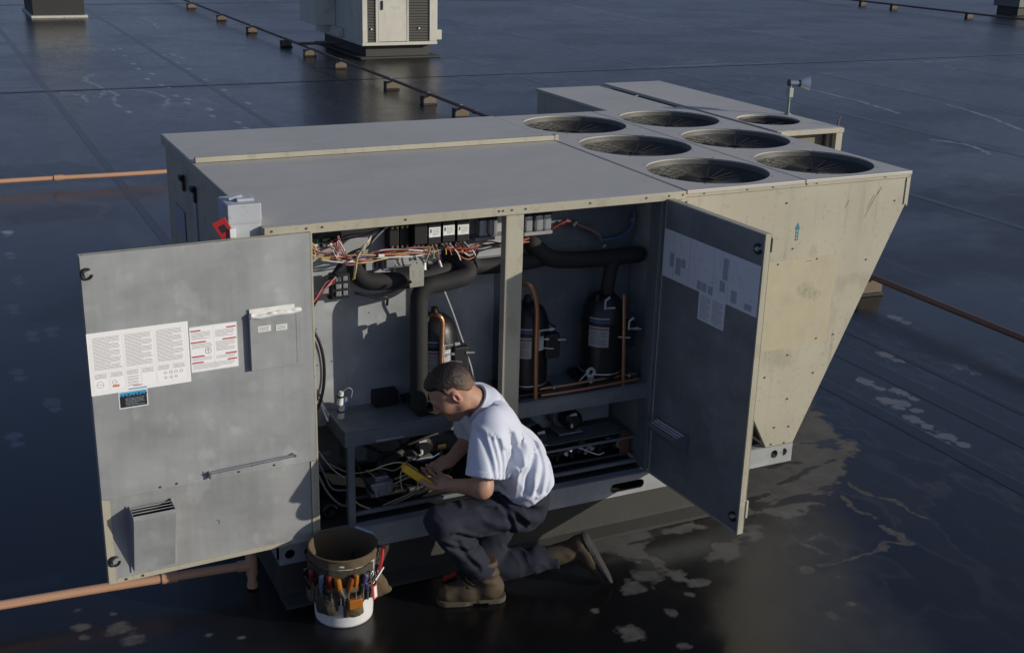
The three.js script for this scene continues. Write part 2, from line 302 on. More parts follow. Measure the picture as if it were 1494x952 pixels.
// lap seams of the sheets: narrow strips a few millimetres proud
const seamMat = std([0.008, 0.008, 0.009], 0.30);
function seam(a, b, w = 0.12, h = 0.005) {
  const dx = b[0] - a[0], dz = b[1] - a[1], L = Math.hypot(dx, dz), n = Math.max(2, Math.round(L / 1.5)), nx = -dz / L, nz = dx / L;
  const parts = [];
  for (let i = 0; i < n; i++) {
    const jit = (k) => 0.012 * (vnoise(k * 1.7 + a[0] * 5, a[1]) - 0.5);
    const P = (t, s) => [a[0] + dx * t + nx * (s * w / 2 + jit(t * n)), a[1] + dz * t + nz * (s * w / 2 + jit(t * n))];
    const t0 = i / n, t1 = (i + 1) / n, q = [P(t0, -1), P(t1, -1), P(t1, 1), P(t0, 1)];
    const s = new THREE.BufferGeometry(), v = [];
    const in1 = (p, k) => [p[0] + nx * k * 0.01, p[1] + nz * k * 0.01];
    const top = [in1(q[0], 1), in1(q[1], 1), in1(q[2], -1), in1(q[3], -1)];
    const quad = (A, B, C, Dd) => v.push(...A, ...B, ...C, ...A, ...C, ...Dd);
    const T = top.map(([x, z]) => [x, h, z]), Bq = q.map(([x, z]) => [x, 0.0006, z]);
    quad(T[0], T[3], T[2], T[1]); quad(Bq[0], T[0], T[1], Bq[1]); quad(Bq[2], T[2], T[3], Bq[3]);
    s.setAttribute('position', new THREE.Float32BufferAttribute(v, 3)); s.computeVertexNormals(); parts.push(boxUV(s));
  }
  return merge(parts);
}
const seamLines = [[[0.72, -45], [0.72, -2.6]], [[3.32, -45], [3.32, -3.6]], [[9.1, -45], [9.1, 3]], [[12.32, -45], [12.32, -1]], [[15.3, -45], [15.2, -4]], [[18.9, -45], [18.9, -10]], [[22.2, -45], [22.2, -10]], [[25.6, -45], [25.6, -10]], [[-2.6, -45], [-2.6, 4]]];
for (const [a, b] of seamLines) struct('membrane_seam', seam(a, b, 0.11, 0.0025), seamMat);
struct('membrane_seam', seam([-8, -16.45], [30, -16.45], 0.13, 0.006), seamMat);
struct('membrane_seam', seam([-8, -33.2], [30, -33.2], 0.13, 0.006), seamMat);
for (const [x, z0, z1, w] of [[4.2, -2.4, 2, 0.09], [4.74, -6, 2, 0.13], [5.1, -6, 2, 0.05]]) struct('membrane_seam', seam([x, z0], [x, z1], w * 1.5, 0.002), seamMat);
// ---------------------------------------------------------------- the rooftop unit in the middle
const TOP = 1.793, DEEP = -2.23, BASE = 0.18;
const unit = thing('rooftop_unit', 'big cream rooftop air conditioning unit with both access doors swung open beside the kneeling man', 'air conditioner', [1.5, 0, -1.1]);
// shell
part(unit, 'end_panel', box(0.004, 0.022, 0.302, 1.757, DEEP, -1.412), M.cream);
part(unit, 'end_panel', box(0, 0.022, 0.302, 1.757, -1.404, -0.72), M.cream);
part(unit, 'end_panel', box(0, 0.022, 0.302, 1.757, -0.714, -0.026), M.cream);
part(unit, 'front_jamb', box(0, 0.168, 0.302, 1.755, -0.024, 0, 0.004), M.cream);
part(unit, 'back_panel', [box(0.024, 2.02, 0.302, 1.755, DEEP, DEEP + 0.02), plate(shape([[2.03, 1.755], [3.526, 1.755], [3.526, 1.61], [2.93, 0.302], [2.745, 0.302], [2.1, 1.46], [2.03, 1.46]]), DEEP, DEEP + 0.02)], M.cream);
part(unit, 'base_pan', box(0.024, 2.9, 0.268, 0.292, DEEP + 0.03, -0.066), M.dark);
part(unit, 'cabinet_wall', box(2.0, 2.018, 0.302, 1.755, DEEP + 0.024, -0.03), M.galv);
part(unit, 'centre_post', box(1.117, 1.21, 0.294, 1.755, -0.05, 0, 0.005), M.cream);
part(unit, 'hinge_jamb', box(1.962, 1.998, 0.302, 1.755, -0.10, -0.004), M.inner);
// top skin
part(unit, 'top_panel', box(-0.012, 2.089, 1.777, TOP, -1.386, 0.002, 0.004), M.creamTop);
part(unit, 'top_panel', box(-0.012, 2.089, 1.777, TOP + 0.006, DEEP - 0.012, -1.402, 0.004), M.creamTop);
part(unit, 'top_rib', [box(0, 2.112, TOP + 0.001, TOP + 0.03, -1.412, -1.382, 0.004), box(2.09, 2.114, TOP - 0.004, TOP + 0.034, -1.415, -1.379, 0.003)], M.cream);
part(unit, 'top_trim', [box(-0.012, 2.088, 1.752, 1.7935, 0.003, 0.014, 0.003)], M.cream);
part(unit, 'top_trim', box(-0.016, -0.004, 1.74, 1.7935, DEEP - 0.012, 0.001, 0.003), M.cream);
// condenser section: two decks, each with three fan openings
const FX = [2.47, 3.175], FZ = [-0.365, -1.1, -1.835], FR = 0.328;
for (const [k, x0, x1] of [[0, 2.097, 2.818], [1, 2.826, 3.54]]) {
  const s = shape([[x0, 0.012], [x1, 0.012], [x1, DEEP - 0.012], [x0, DEEP - 0.012]]);
  for (const z of FZ) { const h = new THREE.Path(); h.absarc(FX[k], z, FR, 0, 2 * Math.PI, true); s.holes.push(h); }
  const g = new THREE.ExtrudeGeometry(s, { depth: 0.014, bevelEnabled: true, bevelThickness: 0.003, bevelSize: 0.003, bevelOffset: -0.003, bevelSegments: 2, curveSegments: 48 });
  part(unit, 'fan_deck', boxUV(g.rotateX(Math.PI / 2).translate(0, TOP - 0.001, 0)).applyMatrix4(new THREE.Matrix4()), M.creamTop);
}
{ // one fan, then copies
  const shroudG = lathe([[FR + 0.004, 0.0], [FR - 0.001, -0.006], [FR - 0.012, -0.03], [FR - 0.018, -0.08], [FR - 0.018, -0.20], [FR - 0.012, -0.20], [FR - 0.012, -0.08], [FR + 0.004, -0.004]], 56);
  const rings = [];
  for (let r = 0.05; r < 0.325; r += 0.0165) rings.push(new THREE.TorusGeometry(r, 0.0012, 4, 44).rotateX(Math.PI / 2).translate(0, -0.028 - 0.02 * (1 - r / 0.32), 0));
  for (let a = 0; a < 20; a++) { const c = Math.cos(a * Math.PI / 10), s = Math.sin(a * Math.PI / 10); rings.push(cyl([0.04 * c, -0.046, 0.04 * s], [0.322 * c, -0.03, 0.322 * s], 0.0016, 0.0016, 5)); }
  const guardG = merge(rings), motorG = merge([cyl([0, -0.26, 0], [0, -0.10, 0], 0.075, 0.07, 24), cyl([0, -0.10, 0], [0, -0.075, 0], 0.05, 0.03, 24)]);
  const bladeG = (() => {
    const s = new THREE.Shape(); s.moveTo(0.05, -0.045); s.quadraticCurveTo(0.2, -0.13, 0.295, -0.09); s.quadraticCurveTo(0.315, 0.02, 0.285, 0.105); s.quadraticCurveTo(0.16, 0.08, 0.05, 0.045); s.closePath();
    return clean(new THREE.ExtrudeGeometry(s, { depth: 0.003, bevelEnabled: false, curveSegments: 8 }).rotateX(-Math.PI / 2).applyMatrix4(new THREE.Matrix4().makeRotationX(0.42)).translate(0, -0.115, 0));
  })();
  const fanBlade = std([0.12, 0.12, 0.12], 0.45, 0.3), shroudMat = std([0.11, 0.108, 0.095], 0.6, 0.1), guardMat = std([0.06, 0.06, 0.055], 0.5);
  let n = 0;
  for (const x of FX) for (const z of FZ) {
    const f = new THREE.Group(); f.name = numbered('condenser_fan', unit.uuid); f.position.set(x - unit.position.x, TOP - 0.002, z - unit.position.z); unit.add(f);
    part(f, 'shroud', shroudG, shroudMat); part(f, 'fan_guard', guardG, guardMat); part(f, 'motor', motorG, M.black);
    for (let b = 0; b < 4; b++) { const m = part(f, 'blade', bladeG, fanBlade); m.rotation.y = b * Math.PI / 2 + n * 0.7; }
    n++;
  }
}
// condenser ends, coils and the wall between
const sidePts = [[2.03, 1.757], [2.1, 1.757], [3.53, 1.757], [3.53, 1.61], [2.932, 0.294], [2.745, 0.294], [2.1, 1.46], [2.03, 1.46]];
part(unit, 'condenser_side', plate(shape(sidePts), -0.02, 0.002, 0.003), M.cream);
part(unit, 'condenser_side', box(2.036, 3.53, 1.7585, 1.79, -0.02, 0.006, 0.003), M.cream);
const slab = (a, b, t) => { const dx = b[0] - a[0], dy = b[1] - a[1], L = Math.hypot(dx, dy), nx = -dy / L * t, ny = dx / L * t; return plate(shape([a, b, [b[0] + nx, b[1] + ny], [a[0] + nx, a[1] + ny]]), DEEP + 0.024, -0.024); };
part(unit, 'condenser_coil', slab([2.92, 0.31], [3.515, 1.615], 0.05), M.coil);
part(unit, 'condenser_coil', slab([2.12, 1.46], [2.755, 0.31], 0.05), M.coil);
part(unit, 'corner_strip', [box(3.512, 3.534, 1.61, 1.757, -0.03, 0.008, 0.003), box(3.53, 3.542, 1.60, 1.79, DEEP, 0.006, 0.003)], M.cream);
part(unit, 'condenser_pan', box(2.75, 2.925, 0.294, 0.31, DEEP + 0.03, -0.026), M.galv);

{ // arrow pointing up, stencilled in teal with bars through it
  const s = shape([[0, 0.098], [0.017, 0.062], [0.0095, 0.062], [0.0095, 0], [-0.0095, 0], [-0.0095, 0.062], [-0.017, 0.062]]);
  for (let k = 0; k < 3; k++) { const y = 0.008 + k * 0.019; s.holes.push(new THREE.Path([[-0.005, y], [-0.005, y + 0.011], [0.005, y + 0.011], [0.005, y]].map(([x, q]) => new THREE.Vector2(x, q)))); }
  part(unit, 'arrow_mark', plate(s, 0.0022, 0.0032).translate(2.807, 1.472, 0), std([0.03, 0.20, 0.25], 0.6));
}
// scuffs on the paint
{
  const scuff = [], scuffMat = std([0.25, 0.23, 0.18], 0.8);
  for (const [x0, y0, x1, y1] of [[3.33, 1.70, 3.25, 1.56], [3.30, 1.68, 3.26, 1.60], [3.345, 1.72, 3.325, 1.68], [3.13, 1.66, 3.11, 1.62], [2.79, 1.345, 2.85, 1.35]]) scuff.push(cyl([x0, y0, 0.0024], [x1, y1, 0.0024], 0.0016, 0.0008, 5));
  for (const g of scuff) part(unit, 'scuff_mark', g, scuffMat);
}
// base rail: channel with slot and lifting holes
{
  const s = shape([[0, 0.182], [2.935, 0.182], [2.935, 0.292], [0, 0.292]]);
  const round = (x, y, r) => { const h = new THREE.Path(); h.absarc(x, y, r, 0, 2 * Math.PI, true); s.holes.push(h); };
  for (const [x, y, r] of [[2.812, 0.243, 0.024], [2.878, 0.245, 0.022], [0.05, 0.232, 0.024], [0.14, 0.228, 0.022]]) round(x, y, r);
  const slot = new THREE.Path(), r = 0.025; slot.absarc(1.94, 0.231, r, Math.PI / 2, -Math.PI / 2, true); slot.absarc(1.785, 0.231, r, -Math.PI / 2, -Math.PI * 1.5, true); s.holes.push(slot);
  part(unit, 'base_rail', [plate(s, -0.006, 0), box(0, 2.935, 0.288, 0.293, -0.06, -0.0065), box(0, 2.935, 0.1815, 0.185, -0.055, -0.0065), box(2.929, 2.935, 0.19, 0.287, -0.05, -0.007)], M.galv);
  part(unit, 'base_rail', [box(0.0, 0.006, 0.182, 0.298, DEEP, -0.064), box(0.02, 2.93, 0.182, 0.298, DEEP, DEEP + 0.006), box(2.90, 2.928, 0.182, 0.266, DEEP + 0.01, -0.066)], M.galv);
}
// screws: one small head, shared
{
  const g = merge([new THREE.CylinderGeometry(0.0048, 0.0054, 0.004, 8).rotateX(Math.PI / 2)]);
  const add = (x, y, z, ry = 0) => { const m = part(unit, 'screw', g, M.screw); m.position.add(V(x, y, z)); m.rotation.y = ry; };
  for (const x of [0.02, 0.17, 0.24, 0.62, 1.075, 1.095, 1.14, 1.21, 1.55, 1.86, 1.99, 2.07]) add(x, 1.776, 0.0155);
  for (const x of [2.2, 2.46, 2.62, 2.835, 2.9, 3.36]) add(x, 1.772, 0.0075);
  for (const [x, y] of [[2.72, 1.68], [2.79, 1.43], [2.70, 1.355], [2.955, 1.36], [3.01, 0.905], [3.13, 0.91], [3.30, 1.32], [3.45, 1.635], [3.515, 1.74], [2.83, 0.83], [3.02, 0.70], [2.69, 0.72], [2.86, 0.57], [2.79, 0.41], [2.89, 0.40], [2.78, 0.31], [2.87, 0.305], [2.10, 1.735], [2.06, 1.72]]) add(x, y, 0.0045 + (x > 2.6 && x < 3.085 && y > 0.87 && y < 1.38 ? 0.004 : 0));
  const up = g.clone().rotateX(-Math.PI / 2);
  for (const x of FX) for (const z of FZ) for (const a of [0.8, 2.2, 3.9, 5.4]) { const m = part(unit, 'screw', up, M.screw); m.position.add(V(x + (FR + 0.012) * Math.cos(a), TOP + 0.0015, z + (FR + 0.012) * Math.sin(a))); }
}
// fittings on the shaded end: handles, rod, rating plate
for (const z of [-1.70, -1.41]) part(unit, 'end_handle', [box(-0.014, -0.001, 1.58, 1.67, z - 0.018, z + 0.018, 0.006), box(-0.03, -0.0145, 1.64, 1.668, z - 0.03, z + 0.03, 0.006)], M.black);
part(unit, 'end_hinge', box(-0.012, -0.001, 0.5, 1.58, -1.43, -1.395, 0.004), M.boxGrey);
part(unit, 'rating_plate', box(-0.003, -0.0005, 1.28, 1.45, -2.0, -1.75, 0.001), std([0.35, 0.37, 0.42], 0.4));
// grey disconnect switch on the near corner
{
  const d = holder(unit, 'disconnect_switch', 'pale grey electrical disconnect box with red lock tag');
  part(d, 'housing', [box(-0.15, -0.012, 1.40, 1.835, -0.20, -0.03, 0.005)], M.boxGrey);
  part(d, 'cover', [box(-0.153, -0.009, 1.815, 1.892, -0.203, -0.026, 0.006), box(-0.15, -0.012, 1.81, 1.818, -0.029, -0.025)], M.boxGrey);
  part(d, 'hasp', [box(-0.10, -0.03, 1.892, 1.905, -0.12, -0.07, 0.003), cyl([-0.125, 1.895, -0.11], [-0.07, 1.908, -0.11], 0.011, 0.011, 12)], M.boxGrey);
  part(d, 'lock_tag', box(-0.03, 0.03, -0.04, 0.04, -0.002, 0.002, 0.001).rotateZ(0.5).rotateY(-0.3).translate(-0.172, 1.795, -0.03), M.red);
  part(d, 'tag_print', box(-0.014, 0.014, -0.016, 0.016, 0.0022, 0.003, 0.0003).rotateZ(0.5).rotateY(-0.3).translate(-0.172, 1.795, -0.03), M.dark);
  part(d, 'lock_lever', box(-0.15, -0.125, 1.755, 1.795, -0.03, -0.012, 0.003).rotateZ(0.0), M.white);
  part(d, 'nameplate', box(-0.1535, -0.1505, 1.63, 1.76, -0.16, -0.07, 0.0005), std([0.25, 0.28, 0.33], 0.4));
}
// conduit from the switch into the cabinet
part(unit, 'conduit', capped([[-0.08, 1.40, -0.11], [-0.08, 1.15, -0.11], [-0.05, 1.05, -0.11], [0.01, 1.03, -0.11]], 0.016, 20), M.steel);
// curb under the unit, flashed with roof membrane
{
  const m = std([0.05, 0.048, 0.041], 0.75, 0, { map: dirtMap, roughnessMap: dirtRough });
  const front = plate(shape([[-0.035, 0.0], [0.10, 0.003], [0.085, 0.012], [0.012, 0.033], [-0.002, 0.045], [-0.004, 0.179], [-0.035, 0.179]]), 0, 2.46).rotateY(Math.PI / 2);
  // after the turn the profile's x runs to -z, so mirror it to face the camera
  const c = thing('roof_curb', 'low membrane flashed curb carrying the big cream unit', 'curb', [1.2, 0, -1]);
  const p = front.attributes.position; for (let i = 0; i < p.count; i++) p.setZ(i, -p.getZ(i));
  const q = front.attributes.position.array, nn = front.attributes.normal.array;
  for (let i = 0; i < q.length; i += 9) for (let k = 0; k < 3; k++) { let t = q[i + 3 + k]; q[i + 3 + k] = q[i + 6 + k]; q[i + 6 + k] = t; }
  front.computeVertexNormals();
  part(c, 'front_flashing', boxUV(front), m);
  part(c, 'body', box(0.002, 2.458, 0.002, 0.1785, DEEP + 0.06, -0.037), m);
}
// ---------------------------------------------------------------- canvas prints for the stickers
function print(w, h, draw) {
  const c = document.createElement('canvas'); c.width = w; c.height = h; const g = c.getContext('2d'); draw(g, w, h);
  const t = new THREE.CanvasTexture(c); t.colorSpace = THREE.SRGBColorSpace; t.anisotropy = 8;
  return new THREE.MeshStandardMaterial({ map: t, roughness: 0.45 });
}
function sticker(w, h, t = 0.0012) {                       // thin card, print on its +z face
  const g = new THREE.BoxGeometry(w, h, t); return clean(g.translate(0, 0, t / 2));
}
const greek = (g, x, y, w, rows, step, tone, k = 1) => {   // lines of print too small to read
  g.fillStyle = tone;
  for (let i = 0; i < rows; i++) { let q = x; const end = x + w * (i % 5 === 4 ? 0.6 : 0.92 + 0.08 * rnd()); while (q < end) { const l = (3 + rnd() * 14) * k; g.fillRect(q, y + i * step, Math.min(l, end - q), step * 0.42); q += l + 2.5 * k; } }
};
const bigPrint = print(1024, 682, (g, w, h) => {
  g.fillStyle = '#ffffff'; g.fillRect(0, 0, w, h);
  g.strokeStyle = '#c9c8c2'; g.lineWidth = 2; g.strokeRect(22, 20, w - 44, h - 40);
  for (let c = 0; c < 3; c++) { g.strokeRect(36 + c * 320, 40, 306, 390); greek(g, 50 + c * 320, 56, 278, 24, 15, '#9c9c98'); }
  for (let c = 0; c < 6; c++) { g.strokeRect(36 + c * 160, 445, 150, 196); greek(g, 46 + c * 160, 455, 125, 4, 13, '#8f8f8a'); }
  for (const [x, y, r] of [[95, 570, 34], [240, 560, 24], [870, 540, 16], [925, 540, 16], [760, 540, 16], [815, 540, 16], [760, 595, 14], [815, 595, 14], [870, 595, 14]]) { g.strokeStyle = '#77776f'; g.lineWidth = 3; g.beginPath(); g.arc(x, y, r, 0, 7); g.stroke(); g.beginPath(); g.moveTo(x - r, y); g.lineTo(x + r, y); g.stroke(); }
  for (let k = 0; k < 4; k++) greek(g, 370, 520 + k * 30, 120, 2, 11, '#85857f');
  g.fillStyle = '#d98a78'; g.fillRect(215, 590, 70, 26); g.fillStyle = '#e2906e'; g.fillRect(420, 624, 90, 12); g.fillStyle = '#6fb4d6'; g.fillRect(370, 655, 190, 16);
});
const redPrint = print(512, 512, (g, w, h) => {
  g.fillStyle = '#fdfdfd'; g.fillRect(0, 0, w, h);
  g.strokeStyle = '#b9b8b6'; g.lineWidth = 2; g.strokeRect(6, 6, w - 12, h - 12); g.beginPath(); g.moveTo(w / 2, 6); g.lineTo(w / 2, h - 6); g.stroke();
  const bars = [[10, 40, 110], [10, 170, 160], [10, 330, 140], [10, 400, 125], [395, 40, 105], [350, 170, 150], [375, 335, 125], [395, 405, 105]];
  g.fillStyle = '#c03038'; for (const [x, y, l] of bars) g.fillRect(x, y, l, 15);
  greek(g, 20, 66, 215, 6, 14, '#9b9b99'); greek(g, 20, 196, 215, 4, 14, '#9b9b99'); greek(g, 20, 352, 215, 3, 13, '#a5a5a3'); greek(g, 20, 425, 460, 5, 13, '#a5a5a3');
  greek(g, 275, 66, 215, 6, 14, '#9b9b99'); greek(g, 275, 196, 215, 8, 14, '#a0a09e'); greek(g, 275, 356, 215, 3, 13, '#a5a5a3');
  g.strokeStyle = '#55555a'; g.lineWidth = 5; g.beginPath(); g.arc(190, 285, 32, 0, 7); g.stroke(); g.beginPath(); g.moveTo(190, 262); g.lineTo(190, 308); g.moveTo(172, 278); g.lineTo(208, 278); g.stroke();
});
const darkPrint = print(256, 160, (g, w, h) => {
  g.fillStyle = '#e6e8ea'; g.fillRect(0, 0, w, h); g.fillStyle = '#3f9fd0'; g.fillRect(10, 8, w - 20, 40); g.fillStyle = '#26292c'; g.fillRect(10, 46, w - 20, h - 56);
  g.fillStyle = '#2a3a46'; for (let k = 0; k < 8; k++) g.fillRect(20 + k * 30, 34 - (k % 3) * 4, 20, 16);
  greek(g, 60, 66, 170, 6, 13, '#9aa2a8', 1.6);
});
const wiringPrint = print(1024, 512, (g, w, h) => {        // wiring diagram, blue-grey paper
  g.fillStyle = '#d9dde2'; g.fillRect(0, 0, w, h);
  g.strokeStyle = '#98a0ac'; g.lineWidth = 2;
  for (let k = 0; k < 90; k++) { const x = 20 + rnd() * (w - 60), y = 16 + rnd() * (h - 60), l = 20 + rnd() * 110; g.beginPath(); if (rnd() < 0.5) { g.moveTo(x, y); g.lineTo(Math.min(x + l, w - 16), y); } else { g.moveTo(x, y); g.lineTo(x, Math.min(y + l, h - 16)); } g.stroke(); }
  for (const [x, y, a, b] of [[80, 230, 44, 150], [150, 260, 56, 180], [215, 250, 42, 90], [660, 60, 50, 220], [640, 300, 52, 110], [400, 400, 46, 90], [455, 400, 46, 90], [520, 410, 50, 80], [760, 350, 56, 120], [900, 420, 70, 60]]) { g.fillStyle = '#a2aab6'; g.fillRect(x, y, a, b); g.strokeRect(x, y, a, b); for (let k = 0; k < 6; k++) { g.beginPath(); g.moveTo(x, y + b * k / 6); g.lineTo(x + a, y + b * k / 6); g.stroke(); } }
  g.strokeStyle = '#8e96a2'; for (const x of [120, 300, 560, 720]) { g.beginPath(); g.moveTo(x, 0); g.lineTo(x, h); g.stroke(); }
});
const wiringPrint2 = print(256, 256, (g, w, h) => { g.fillStyle = '#d9dde2'; g.fillRect(0, 0, w, h); greek(g, 16, 20, 100, 16, 14, '#878f9c', 1.2); greek(g, 136, 20, 104, 16, 14, '#878f9c', 1.2); });
const tinyPrint = print(128, 64, (g, w, h) => { g.fillStyle = '#e8e8e4'; g.fillRect(0, 0, w, h); g.strokeStyle = '#aaa'; g.strokeRect(3, 3, w - 6, h - 6); greek(g, 14, 16, 96, 3, 14, '#77787a', 1); });

// bolted panel on the condenser side, a little paler than the rest, with a greasy hand smudge
{
  const m = print(512, 400, (g, w, h) => {
    g.fillStyle = '#bab395'; g.fillRect(0, 0, w, h);
    for (let k = 0; k < 700; k++) { const x = rnd() * w, y = rnd() * h, r = 6 + rnd() * 34; g.fillStyle = rnd() < 0.5 ? 'rgba(150,142,118,0.035)' : 'rgba(206,200,178,0.035)'; g.beginPath(); g.arc(x, y, r, 0, 7); g.fill(); }
    for (let k = 0; k < 260; k++) { const a = rnd() * 6.28, q = Math.pow(rnd(), 0.7); const b = k % 3 === 0; g.fillStyle = 'rgba(92,86,70,0.032)'; g.beginPath(); g.arc((b ? 402 : 345) + Math.cos(a) * q * (b ? 42 : 55), (b ? 172 : 142) + Math.sin(a) * q * (b ? 26 : 34), 3 + rnd() * 9, 0, 7); g.fill(); }
    g.fillStyle = 'rgba(80,75,62,0.5)'; g.fillRect(330, 14, 34, 3); g.fillStyle = 'rgba(120,112,92,0.12)'; for (let k = 0; k < 40; k++) g.fillRect(rnd() * w, rnd() * h, 1.5, 20 + rnd() * 80);
  });
  const q = part(unit, 'patch_panel', sticker(0.565, 0.497, 0.005), m, 'paler bolted panel with a dark smudge'); q.position.add(V(2.8025, 1.1235, 0.0022));
}
// ---------------------------------------------------------------- the two doors (local: x along the door, z out of its inner face)
function doorGroup(name, label, at, ry) {
  const d = holder(unit, name, label); d.position.add(V(...at)); d.rotation.y = ry; return d;
}
const V0 = 0.305, V1 = 1.763, T = 0.036;
function latch(d, x, y) {
  part(d, 'latch_ring', new THREE.TorusGeometry(0.0205, 0.0055, 8, 24, 5.2).rotateZ(0.9).translate(x, y, 0.006), M.black);
  part(d, 'latch_knob', [cyl([x, y, 0], [x, y, 0.012], 0.013, 0.011, 16), box(x - 0.010, x + 0.010, y - 0.003, y + 0.003, 0.012, 0.017, 0.001)], M.zinc);
}
function hood(d, x0, x1, y0, y1, depth, mat, slatMat = mat) {             // wedge hood with an open slatted top
  const side = (x) => { const s = shape([[0, y0], [depth, y1 - 0.03], [depth, y1 - 0.012], [0, y1]]); return plate(s, -0.001, 0.001).rotateY(-Math.PI / 2).translate(x, 0, 0); };
  const L = Math.hypot(depth, y1 - 0.03 - y0), a = Math.atan2(depth, y1 - 0.03 - y0);
  const front = box(x0, x1, 0, L, -0.001, 0.001, 0.0008).applyMatrix4(new THREE.Matrix4().makeRotationX(a)).translate(0, y0, 0.0015);
  part(d, 'vent_hood', [side(x0), side(x1), front, box(x0 - 0.012, x0, y0, y1, 0.0005, 0.002, 0.0005), box(x1, x1 + 0.012, y0, y1, 0.0005, 0.002, 0.0005), box(x0, x1, y1 - 0.03, y1 - 0.012, depth - 0.002, depth + 0.001, 0.0008)], mat);
  for (let k = 0; k < 4; k++) { const z = depth * (0.12 + 0.22 * k); part(d, 'slat', box(x0 + 0.002, x1 - 0.002, -0.001, 0.001, 0, depth * (mat === slatMat ? 0.2 : 0.15), 0.0005).applyMatrix4(new THREE.Matrix4().makeRotationX(mat === slatMat ? -0.5 : 0.1)).translate(0, y1 - 0.008 - 0.018 * (z / depth), z), slatMat); }
  part(d, 'duct_opening', box(x0 + 0.004, x1 - 0.004, y1 - 0.09, y1 - 0.02, 0.001, 0.003, 0.0005), M.dark);
}
{ // left door: folded right back so that its bare inner side faces out; x runs toward the hinge
  const a = 0.04, W = 0.943, d = doorGroup('access_door', 'left access door folded flat open, zinc inner face with stickers', [0.18, 0, 0.04], a);
  part(d, 'outer_skin', [box(-W, 0.006, V0, V1, -T, -T + 0.004, 0.002), box(-W, -W + 0.012, V0, V1, -T + 0.0045, 0.0, 0.002), box(-0.004, 0.006, V0, V1, -T + 0.0045, 0.001, 0.002), box(-W + 0.0125, -0.0045, V1 - 0.010, V1, -T + 0.0045, 0, 0.002), box(-W + 0.0125, -0.0045, V0, V0 + 0.012, -T + 0.0045, 0.001, 0.002)], M.cream);
  part(d, 'edge_return', [box(-W + 0.0005, -W + 0.032, V0 + 0.002, 0.703, -0.004, 0.0008, 0.001), box(-0.03, -0.0045, V0 + 0.012, 0.703, -0.004, 0.001, 0.001), box(-W + 0.033, -0.031, V0 + 0.002, V0 + 0.022, -0.004, 0.0008, 0.001)], M.cream);
  part(d, 'inner_sheet', box(-W + 0.001, -0.005, 0.706, V1 - 0.002, -0.003, 0.0025, 0.0012), M.galv);
  part(d, 'lower_sheet', box(-W + 0.032, -0.03, V0 + 0.02, 0.712, -0.012, -0.0045, 0.0012), std([0.455, 0.465, 0.465], 0.6, 0.15, { map: galvMap, roughnessMap: galvRough, bumpMap: dentMap, bumpScale: 0.004 }));
  latch(d, -0.92, 1.69); latch(d, -0.912, 0.415);
  const big = part(d, 'instruction_label', sticker(0.402, 0.2665), bigPrint); big.position.set(-0.742, 1.31, 0.0028);
  const red = part(d, 'warning_label', sticker(0.2, 0.2), redPrint); red.position.set(-0.437, 1.314, 0.0028);
  const drk = part(d, 'dark_label', sticker(0.118, 0.074), darkPrint); drk.position.set(-0.781, 1.139, 0.0028);
  part(d, 'document_pocket', [box(-0.287, -0.062, 1.19, 1.425, 0.024, 0.026, 0.001), box(-0.287, -0.285, 1.19, 1.44, 0.0026, 0.0238, 0.0008), box(-0.064, -0.062, 1.19, 1.44, 0.0026, 0.0238, 0.0008), box(-0.2845, -0.0645, 1.19, 1.192, 0.0026, 0.0236, 0.0008), box(-0.085, -0.0835, 1.2, 1.42, 0.0262, 0.0272, 0.0004)], M.galv);
  for (const [x, y, w] of [[-0.225, 1.373, 0.057], [-0.150, 1.37, 0.05]]) { const m = part(d, 'pocket_label', sticker(w, 0.027, 0.0008), tinyPrint); m.position.set(x, y, 0.0263); }
  part(d, 'stay_rod', [cyl([-0.49, 0.749, 0.022], [-0.112, 0.759, 0.022], 0.006, 0.006, 10), cyl([-0.112, 0.759, 0.002], [-0.112, 0.759, 0.028], 0.008, 0.008, 10), cyl([-0.49, 0.749, 0.002], [-0.49, 0.749, 0.028], 0.006, 0.006, 10), box(-0.495, -0.485, 0.722, 0.752, 0.003, 0.024, 0.002)], M.steel);
  part(d, 'rod_clip', [box(-0.515, -0.495, 0.742, 0.756, 0.0026, 0.006, 0.001), box(-0.3, -0.285, 0.738, 0.750, 0.0026, 0.009, 0.001)], M.zinc);
  hood(d, -0.835, -0.66, 0.342, 0.658, 0.085, M.galv);
  const sg = cyl([0, 0, 0], [0, 0, 0.004], 0.005, 0.005, 8);
  for (const [x, y] of [[-0.70, 0.72], [-0.63, 0.722], [-0.36, 0.722], [-0.20, 0.722], [-0.87, 0.318], [-0.80, 0.318]]) { const m = part(d, 'screw', sg, M.screw); m.position.set(x, y, 0.0015); }
  part(d, 'pen_hook', new THREE.TorusGeometry(0.012, 0.0012, 5, 14, 2.6).rotateZ(-0.9).translate(-0.468, 0.495, -0.004), M.screw);
}
